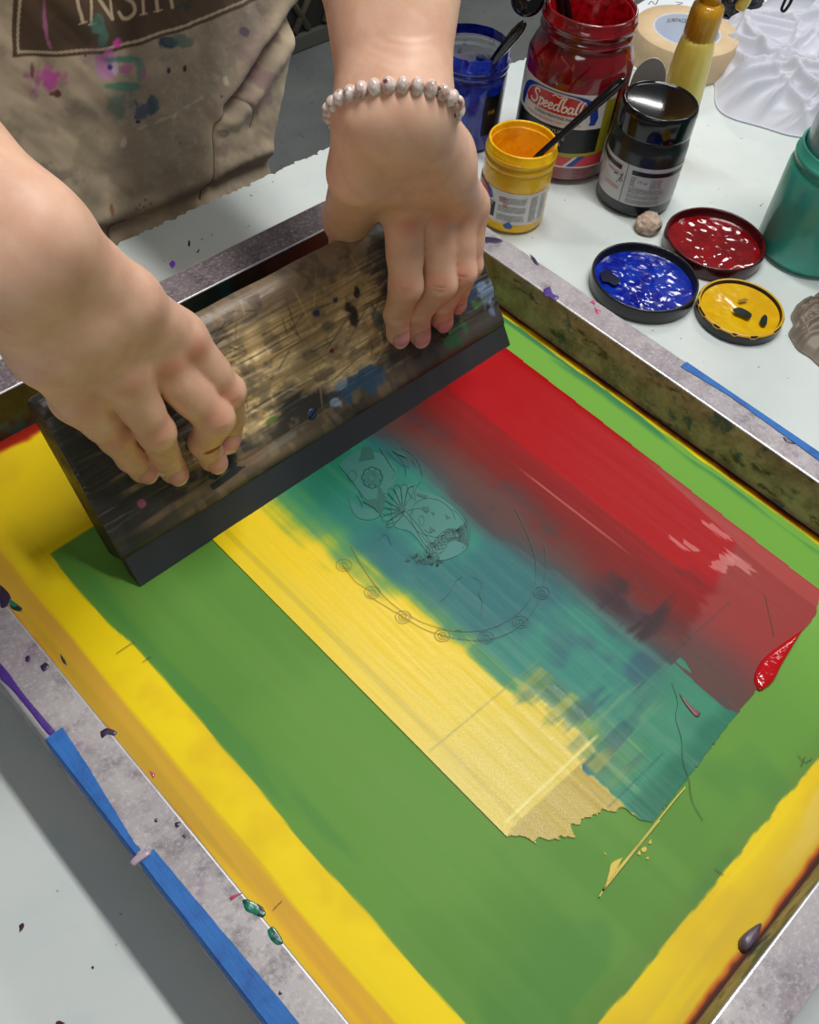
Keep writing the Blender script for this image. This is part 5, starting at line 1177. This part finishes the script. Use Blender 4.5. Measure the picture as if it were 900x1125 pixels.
    for i, f in enumerate(H['fingers']):
        M_ = np.array(f[3]); Pp = np.array(f[2]); Dp = np.array(f[1]); Tp = np.array(f[0])
        bl(M_ + dors * f[4][3] * 1.1 - fw * .002, .014, (208, 124, 100), .6 if i < 2 else .25); bl(Pp + (C0 - Pp) / np.linalg.norm(C0 - Pp) * f[4][2], .013, (204, 126, 102), .45)
        bl((M_ + Pp) / 2, .02, (222, 178, 146), .3)
    for nc, d, sd, dn, r in nails:
        q = V - nc; a = q @ d; b = q @ sd; c_ = q @ dn; e_ = (np.abs(a) / (r * 1.12)) ** 3 + (np.abs(b) / (r * .84)) ** 3; up = sst(-.0012, .0002, c_) * (c_ < r * .9)
        C = mix(C, (186, 124, 104), sst(1.5, 1.1, e_) * up * .7); C = mix(C, (236, 168, 170), sst(1.1, .95, e_) * up); C = mix(C, (250, 230, 218), sst(1.06, .9, e_) * up * sst(r * .30, r * .45, a))
        C = mix(C, (214, 170, 164), sst(1.0, .8, e_) * up * sst(-r * .5, -r * .8, a) * .6)
    if side == 'right':   # small cut across the middle finger's last joint
        f = H['fingers'][1]; Dp = np.array(f[1]); q = V - (Dp + SN * f[4][1] * .9 + SV * -.004); C = mix(C, (150, 18, 8), sst(1.2, .7, (q[:, 0] / .0062) ** 2 + ((q @ SV) / .0018) ** 2) * (q @ SN > -.006))
    BV.append(V); BQ.append(Q + nvert); BC.append(C); nvert += len(V)
# ---- trunk, head, upper arms, legs (coarser)
fb = Field((-.12, .50, -.93), (.80, 1.02, .88), .008)
def torso(fd, o=0.0, arms=True, legs=True, head=True):
    A_ = np.eye(3); k = .05
    add(fd, 'ell', (A3(.335, .815, .02), A_, (.185 + o, .118 + o, .22)), k, pad=.06); add(fd, 'ell', (A3(.335, .812, .33), A_, (.185 + o, .112 + o, .20)), k, pad=.06)
    add(fd, 'cone', (A3(.20, .81, .455), A3(.47, .81, .455), .062 + o, .062 + o), k, pad=.06); add(fd, 'ell', (A3(.335, .83, -.12), A_, (.190 + o, .125 + o, .14)), k, pad=.06)
    if arms:
        for sh_, el in ((A3(.145, .815, .455), HANDS['right']['elbow']), (A3(.525, .815, .455), HANDS['left']['elbow'])):
            e_ = el if o == 0 else sh_ * .5 + el * .5
            add(fd, 'cone', (sh_, e_, .056 + o, (.041 if o == 0 else .052 + o)), .03, pad=.05)
    if legs:
        for x in (.245, .425):
            add(fd, 'cone', (A3(x, .83, -.16), A3(x, .82, -.50), .088 + o, .058 + o), .03, pad=.04); add(fd, 'cone', (A3(x, .82, -.50), A3(x, .85, -.86), .056 + o, .038 + o), .02, pad=.04)
            if o == 0: add(fd, 'cone', (A3(x, .86, -.885), A3(x, .72, -.897), .036, .024), .02, pad=.03)
    if head:
        add(fd, 'cone', (A3(.335, .815, .48), A3(.335, .79, .60), .056, .052), .03, pad=.04); add(fd, 'ell', (A3(.335, .775, .715), A_, (.075, .096, .112)), .02, pad=.04)
        add(fd, 'ell', (A3(.335, .725, .665), A_, (.052, .055, .06)), .02, pad=.03); add(fd, 'cone', (A3(.335, .680, .715), A3(.335, .664, .690), .009, .014), .008, pad=.02)
        for sx_ in (-1, 1):
            add(fd, 'ell', (A3(.335 + sx_ * .030, .681, .722), A_, (.014, .008, .010)), .008, cut=True, pad=.02); add(fd, 'ell', (A3(.335 + sx_ * .030, .690, .722), A_, (.012, .010, .009)), .003, pad=.02)
            add(fd, 'ell', (A3(.335 + sx_ * .078, .785, .705), A_, (.009, .018, .030)), .006, pad=.02)
        add(fd, 'cone', (A3(.318, .673, .660), A3(.352, .673, .660), .007, .007), .006, pad=.02)
torso(fb); V, Q = nets(fb); V = relax(V, Q, 2, .5)
BV.append(V); BQ.append(Q + nvert); BC.append(np.zeros((len(V), 3)) + SKIN); nvert += len(V)
def skinmat():
    t = NT('skin'); c, a = t.attr(); n1 = t.noise(700, 3, .55); n2 = t.noise(1500, 2, .5); n3 = t.noise(60, 4, .6)
    col = t.mixc(t.ramp(n3, [(.4, 0.), (.7, .35)]), c, lin((206, 150, 122)), 'MIX')
    t.set(Base_Color=col, Roughness=.48, Subsurface_Weight=.25, Subsurface_Scale=.006, Specular_IOR_Level=.35); t.p.inputs['Subsurface Radius'].default_value = (1, .35, .2)
    b1 = t.n('ShaderNodeBump'); b1.inputs['Strength'].default_value = .10; b1.inputs['Distance'].default_value = .0006; t.l(n1, b1.inputs['Height']); t.bump(n2, .06, .0003, b1.outputs[0]); return t.m
M_SKIN = skinmat()
per = mesh('person', np.vstack(BV), np.vstack(BQ), M_SKIN, None, org=(.335, .83, -LIFT), col=linA(np.vstack(BC)))
tag(per, 'person in a stained tan apron pressing a squeegee down with both hands', 'person')
# clothes and hair
fs = Field((-.12, .55, -.3), (.80, 1.02, .62), .010); torso(fs, .010, True, False, False); V, Q = nets(fs)
keep = (V[Q].mean(1)[:, 2] > -.22) & (V[Q].mean(1)[:, 2] < .512)
def sub_(V, Q, keep):
    u, inv = np.unique(Q[keep].ravel(), return_inverse=True); return V[u], inv.reshape(-1, 4)
v2, q2 = sub_(relax(V, Q, 2), Q, keep); M_SH = simple('dark_tee', (46, 48, 56), .85)
o = mesh('tee_shirt', v2, q2, M_SH, per)
fs = Field((.08, .66, -.92), (.60, 1.02, 0), .010); torso(fs, .012, False, True, False); V, Q = nets(fs); z = V[Q].mean(1)[:, 2]
v2, q2 = sub_(relax(V, Q, 2), Q, (z > -.87) & (z < -.06)); mesh('jeans', v2, q2, simple('dark_denim', (36, 42, 58), .85), per)
for x in (.245, .425):
    f2 = Field((x - .07, .64, -.925), (x + .07, .95, -.82), .005); add(f2, 'cone', (A3(x, .87, -.880), A3(x, .72, -.888), .040, .034), .02, pad=.03); add(f2, 'cone', (A3(x, .86, -.86), A3(x, .86, -.835), .042, .040), .02, pad=.03); f2.F = np.maximum(f2.F, (-.920 - f2.ax[2])[None, None, :].astype(np.float32) * 1.0)
    V, Q = nets(f2); mesh('shoe', relax(V, Q, 1), Q, simple('black_shoe', (24, 24, 26), .5), per)
fh = Field((.22, .65, .52), (.45, .95, .87), .006); add(fh, 'ell', (A3(.335, .795, .735), np.eye(3), (.088, .100, .112)), .01, pad=.03); add(fh, 'cone', (A3(.335, .86, .70), A3(.335, .875, .56), .075, .05), .03, pad=.03); add(fh, 'ell', (A3(.335, .70, .67), np.eye(3), (.068, .07, .085)), .01, cut=True, pad=.03)
V, Q = nets(fh); mesh('hair', relax(V, Q, 2), Q, simple('dark_hair', (34, 24, 18), .5), per)

# ---- apron: a hanging sheet with its printed badge and stains
def ysurf(x, z): return .676 + .9 * np.maximum(x - .36, 0) ** 2 * 1.2 + .5 * np.maximum(.30 - x, 0) ** 2 + .02 * np.clip((z - .1) / .35, 0, 1) - .004 * np.exp(-((z + .03) / .05) ** 2)
def hit(px, py):
    r = ray(px, py); y = .68
    for _ in range(12): t = y / r[1]; P = C0 + t * r; y = float(ysurf(P[0], P[2]))
    return P
er = [hit(*q) for q in ((323, 0), (321, 40), (315, 80), (305, 125), (300, 160), (299, 176))]
ez = [-.50, -.30, er[5][2]] + [p[2] for p in er[4::-1]] + [.20, .30, .42]; exx = [er[5][0] + .01, er[5][0], er[5][0]] + [p[0] for p in er[4::-1]] + [er[0][0] + .012, er[0][0] + .005, er[0][0] - .05]
zz = np.concatenate([np.linspace(-.50, -.075, 30), np.linspace(-.07, .27, 400), np.linspace(.275, .42, 12)]); nu = 560
uu = np.linspace(0, 1, nu); Uc, Zc = np.meshgrid(uu, zz, indexing='ij'); XR = np.interp(zz, ez, exx); XL = np.interp(zz, [-.5, .25, .42], [.085, .085, .16])
Xc = XL + (XR - XL) * Uc; Yc = ysurf(Xc, Zc)
def projv(P):
    c = (P - C0) @ WR; w = -c[..., 2]; return CX + F * c[..., 0] / w, CY - F * c[..., 1] / w
Pu, Pv = projv(np.stack([Xc, Yc, Zc], -1))
def segd(P1, P2, u, v_):
    d = (P2[0] - P1[0], P2[1] - P1[1]); L2 = d[0] ** 2 + d[1] ** 2 + 1e-9; t = np.clip(((u - P1[0]) * d[0] + (v_ - P1[1]) * d[1]) / L2, 0, 1); return np.hypot(u - P1[0] - t * d[0], v_ - P1[1] - t * d[1])
def pld(pts, u, v_): 
    pts = smooth_line(pts, 4) if len(pts) > 2 else pts; d = 1e9
    for a, b in zip(pts[:-1], pts[1:]): d = np.minimum(d, segd(a, b, u, v_))
    return d
# folds
f1 = pld([(330, 8), (312, 35), (292, 60), (272, 92), (252, 118)], Pu, Pv); f2 = pld([(252, 118), (240, 132), (235, 150), (236, 175), (231, 200), (222, 222)], Pu, Pv); f3 = pld([(252, 118), (262, 112), (272, 114), (279, 126), (276, 142)], Pu, Pv)
Nf = fbm(Xc * 16 + Zc * 9, Zc * 7 - Xc * 6, 601, 3); Nf2 = fbm(Xc * 40 + Zc * 25, Zc * 18, 602, 3)
Yc = Yc + .010 * (Nf - .5) + .004 * (Nf2 - .5) + .010 * np.exp(-(f1 / 7) ** 2) - .006 * np.exp(-((f1 - 14) / 8) ** 2) + .004 * np.exp(-(f2 / 3) ** 2) + .003 * np.exp(-(f3 / 3) ** 2)
hemd = pld([(108, 262), (135, 246), (170, 238), (215, 218), (260, 196), (298, 182)], Pu, Pv)
Yc = Yc + .006 * np.exp(-(hemd / 9) ** 2) - .003 * np.exp(-((hemd - 16) / 8) ** 2)
Yc = np.maximum(Yc, .664)
c = np.zeros(Xc.shape + (3,)) + (204, 184, 154)
n1 = fbm(Pu * .03, Pv * .03, 611, 4); n2 = fbm(Pu * .012, Pv * .02, 612, 3); n3_ = fbm(Pu * .25, Pv * .25, 613, 3); nd = fbm(Pu * .11, Pv * .11, 614, 4) - .5
c = mix(c, (168, 150, 126), sst(.42, .66, n1) * .8); c = mix(c, (138, 124, 108), sst(.42, .66, n2) * .6); c = mix(c, (196, 180, 154), sst(.55, .75, n3_) * .3)
# badge
bo = [(-60, 62), (12, 62), (60, 62), (110, 57), (150, 48), (200, 34), (240, 19), (285, -2), (330, -30)]; bi = [(12, 57), (60, 57), (108, 52), (150, 43), (200, 29), (235, 15), (268, 0), (300, -20)]
yb = np.interp(Pu, [p[0] for p in bo], [p[1] for p in bo]); badge = sst(.8, -.8, Pv - yb) * sst(11.5, 13, Pu) * sst(296, 290, Pu)
c = mix(c, (88, 66, 44), badge); c = mix(c, (70, 52, 38), badge * sst(.45, .65, n1) * .5)
ybi = np.interp(Pu, [p[0] for p in bi], [p[1] for p in bi]); lnb = np.minimum(np.abs(Pv - ybi) + 99 * (Pu < 18), np.abs(Pu - 19) + 99 * (Pv > 58)); c = mix(c, (196, 176, 146), sst(2.0, 1.2, lnb) * badge)
for st_, w in (([(79, -22), (82, 0), (88, 22)], 2.6), ([(97, 24), (98, 0), (99, -20)], 2.2), ([(99, -18), (110, 2), (122, 20)], 2.8), ([(122, 20), (121, 0), (120, -22)], 2.0), ([(130, 14), (134, 20), (141, 19), (147, 12), (145, 3), (137, -3), (133, -11), (139, -20), (146, -18)], 2.6),
               ([(157, 15), (157, 0), (157, -20)], 2.4), ([(150, -20), (166, -22)], 2), ([(173, 12), (172, 0), (171, -24)], 2.6), ([(189, 8), (187, -4), (186, -26)], 2.4), ([(178, -26), (196, -30)], 2), ([(94, 25), (102, 24)], 1.4), ([(84, 24), (92, 22)], 1.4), ([(169, 13), (178, 11)], 1.4), ([(153, 16), (161, 15)], 1.4)):
    c = mix(c, (206, 184, 150), sst(w, w - 1.2, pld(st_, Pu, Pv)))
def st(cx, cy, rx_, ry_, colr, a=1, k=1.4, hard=.4): 
    global c
    d = ((Pu - cx) / rx_) ** 2 + ((Pv - cy) / ry_) ** 2; c = mix(c, colr, sst(1.25, hard, d + nd * k * 2) * a)
st(50, 88, 22, 16, (196, 76, 160), .75, 1.2, -.2); st(54, 88, 12, 10, (206, 84, 170), .8); st(40, 96, 20, 16, (150, 84, 128), .5, 1, -.4); st(62, 103, 8, 4, (94, 46, 38), .9); st(35, 78, 3, 10, (110, 66, 54), .8, .8)
c = mix(c, (196, 110, 168), sst(3.5, .8, pld([(46, -5), (47, 20), (51, 42), (55, 52)], Pu, Pv) + nd * 4) * .85)
st(116, 66, 12, 14, (206, 110, 190), .8, 1.4, 0); st(113, 76, 12, 9, (214, 150, 200), .8); st(126, 46, 6, 6, (230, 70, 190), .95, 1); st(123, 72, 4, 8, (226, 214, 230), .7); st(118, 72, 3, 3, (50, 50, 130), .9); st(136, 74, 8, 5, (196, 104, 170), .8); st(100, 62, 22, 18, (140, 104, 132), .45, 1.2, -.6)
st(104, 24, 8, 12, (76, 132, 118), .7); st(110, 38, 6, 12, (70, 126, 122), .7, 1.6); st(136, 63, 20, 4, (72, 140, 120), .8, 1); st(150, 74, 6, 14, (90, 136, 124), .7); st(134, 93, 22, 5, (70, 134, 114), .75, 1); st(130, 112, 22, 14, (86, 116, 104), .6, 1.6, -.2); st(155, 82, 3, 10, (196, 110, 160), .5)
st(184, 47, 10, 7, (30, 52, 84), .9, 1.2); st(196, 45, 14, 7, (70, 104, 98), .6, 1.6); st(188, 66, 12, 10, (96, 116, 106), .5, 1.6, -.2); st(155, 118, 12, 12, (66, 74, 112), .8, 1.4); st(166, 112, 7, 10, (52, 84, 92), .7); st(149, 132, 3, 2, (24, 26, 60), .95, .6)
st(183, 76, 2.4, 3.4, (30, 40, 70), .95, .4); st(201, 74, 2.2, 4, (36, 26, 30), .95, .4); st(268, 34, 5, 5, (74, 66, 92), .8, 2.2); st(205, 6, 10, 8, (40, 50, 50), .6)
st(135, 156, 3.5, 7, (222, 208, 188), .7, 1.4); st(188, 126, 5, 4, (214, 200, 178), .6, 1.6); st(246, 86, 3, 7, (220, 210, 190), .6, 1.2); c = mix(c, (206, 192, 166), sst(2.2, .6, pld([(150, 140), (175, 130), (200, 118), (222, 106)], Pu, Pv) + nd * 7) * .5)
for x, y in ((151, 224), (156, 226), (150, 229), (158, 219), (163, 222), (147, 227), (160, 229), (196, 156), (240, 104), (267, 80), (92, 60)): st(x, y, 1.1, 1.1, (60, 48, 44), .9, .2)
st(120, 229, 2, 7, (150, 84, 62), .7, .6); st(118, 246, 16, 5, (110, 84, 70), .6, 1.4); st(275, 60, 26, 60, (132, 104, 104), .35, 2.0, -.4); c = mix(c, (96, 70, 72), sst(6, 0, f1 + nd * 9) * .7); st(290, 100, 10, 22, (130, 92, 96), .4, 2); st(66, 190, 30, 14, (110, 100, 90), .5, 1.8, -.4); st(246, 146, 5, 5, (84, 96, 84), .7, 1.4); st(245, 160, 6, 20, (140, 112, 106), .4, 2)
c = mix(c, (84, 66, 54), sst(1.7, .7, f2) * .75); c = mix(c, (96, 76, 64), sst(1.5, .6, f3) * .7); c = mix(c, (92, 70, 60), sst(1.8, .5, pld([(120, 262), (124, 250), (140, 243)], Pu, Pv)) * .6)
t = NT('stained_canvas'); cc_, _a = t.attr(); w1 = t.n('ShaderNodeTexWave'); w1.inputs['Scale'].default_value = 260; t.l(t.co(), w1.inputs['Vector']); t.set(Base_Color=cc_, Roughness=.85, Sheen_Weight=.15)
t.bump(t.noise(900, 3, .6), .25, .0004)
ap = mesh('apron', np.stack([Xc, Yc, Zc], -1).reshape(-1, 3), grid_faces(nu, len(zz)), t.m, per, col=linA(c.reshape(-1, 3))); ap['label'] = 'tan canvas apron with a brown badge and paint stains'
md = ap.modifiers.new('thickness', 'SOLIDIFY'); md.thickness = .0016; md.offset = 1
# neck strap
tube('apron_strap', smooth_line([(.22, .70, .42), (.26, .735, .50), (.29, .80, .545), (.335, .845, .55), (.38, .80, .545), (.41, .735, .50), (.45, .70, .42)], 5), .008, t.m, per, n=8)

# ---- beaded bracelet
H = HANDS['left']; W0 = H['wrist']; fa = H['elbow'] - W0; fa /= np.linalg.norm(fa)
mc = [np.array(f[3]) for f in H['fingers']]; fw = sum(mc) / 4 - W0; fw /= np.linalg.norm(fw); wa = mc[3] - mc[0]; wa -= fw * (wa @ fw); wa /= np.linalg.norm(wa)
wa2 = wa - fa * (wa @ fa); wa2 /= np.linalg.norm(wa2); up = np.cross(fa, wa2); BCc = W0 + fa * .004
t = NT('marbled_bead'); f_ = t.noise(160, 4, .7); cb = t.mixc(t.ramp(f_, [(.4, 0.), (.6, 1.)]), lin((236, 226, 220)), lin((196, 160, 146))); cb = t.mixc(t.ramp(t.noise(210, 3, .6), [(.58, 0.), (.66, 1.)]), cb, lin((120, 72, 66))); t.set(Base_Color=cb, Roughness=.12, Coat_Weight=.6, Subsurface_Weight=.1, Subsurface_Scale=.003); M_BEAD = t.m
M_SPC = simple('silver_rose_spacer', (214, 170, 150), .2, .8)
rx_, ry_ = H['wr'] * .92 + H['wo'] * 1.1 + .0072, H['wr'] * .96 + .0092
ring_ = lambda a: BCc + wa2 * rx_ * math.cos(a) + up * ry_ * math.sin(a)
br_ = mesh('bracelet', *tube_data([ring_(a) for a in np.linspace(0, 2 * PI, 60)], .0009, 6), M_SPC, per); br_['label'] = 'bracelet of marbled pink white beads'
# even spacing along the ellipse
aa = np.linspace(0, 2 * PI, 721); pp = np.array([ring_(a) for a in aa]); s_ = np.concatenate([[0], np.cumsum(np.linalg.norm(np.diff(pp, axis=0), axis=1))]); NB = int(s_[-1] / .0074)
bm = bmesh.new(); bmesh.ops.create_uvsphere(bm, u_segments=20, v_segments=12, radius=.0050); SVt = np.array([v_.co[:] for v_ in bm.verts]); SF = [tuple(v_.index for v_ in f.verts) for f in bm.faces]; bm.free()
for i in range(NB):
    a = np.interp(s_[-1] * i / NB, s_, aa); p = ring_(a); tg = ring_(a + .01) - ring_(a - .01); A_ = frame_axes(tg, up)
    mesh('bead', (SVt * np.array([1, 1, .76])) @ A_.T + p, SF, M_BEAD, br_)
# ================================================================== lift the whole place so that the floor is at z = 0
for o in TOPS: o.location.z += LIFT
camo.matrix_world = Matrix.Translation((0, 0, LIFT)) @ camo.matrix_world
bpy.context.view_layer.update()
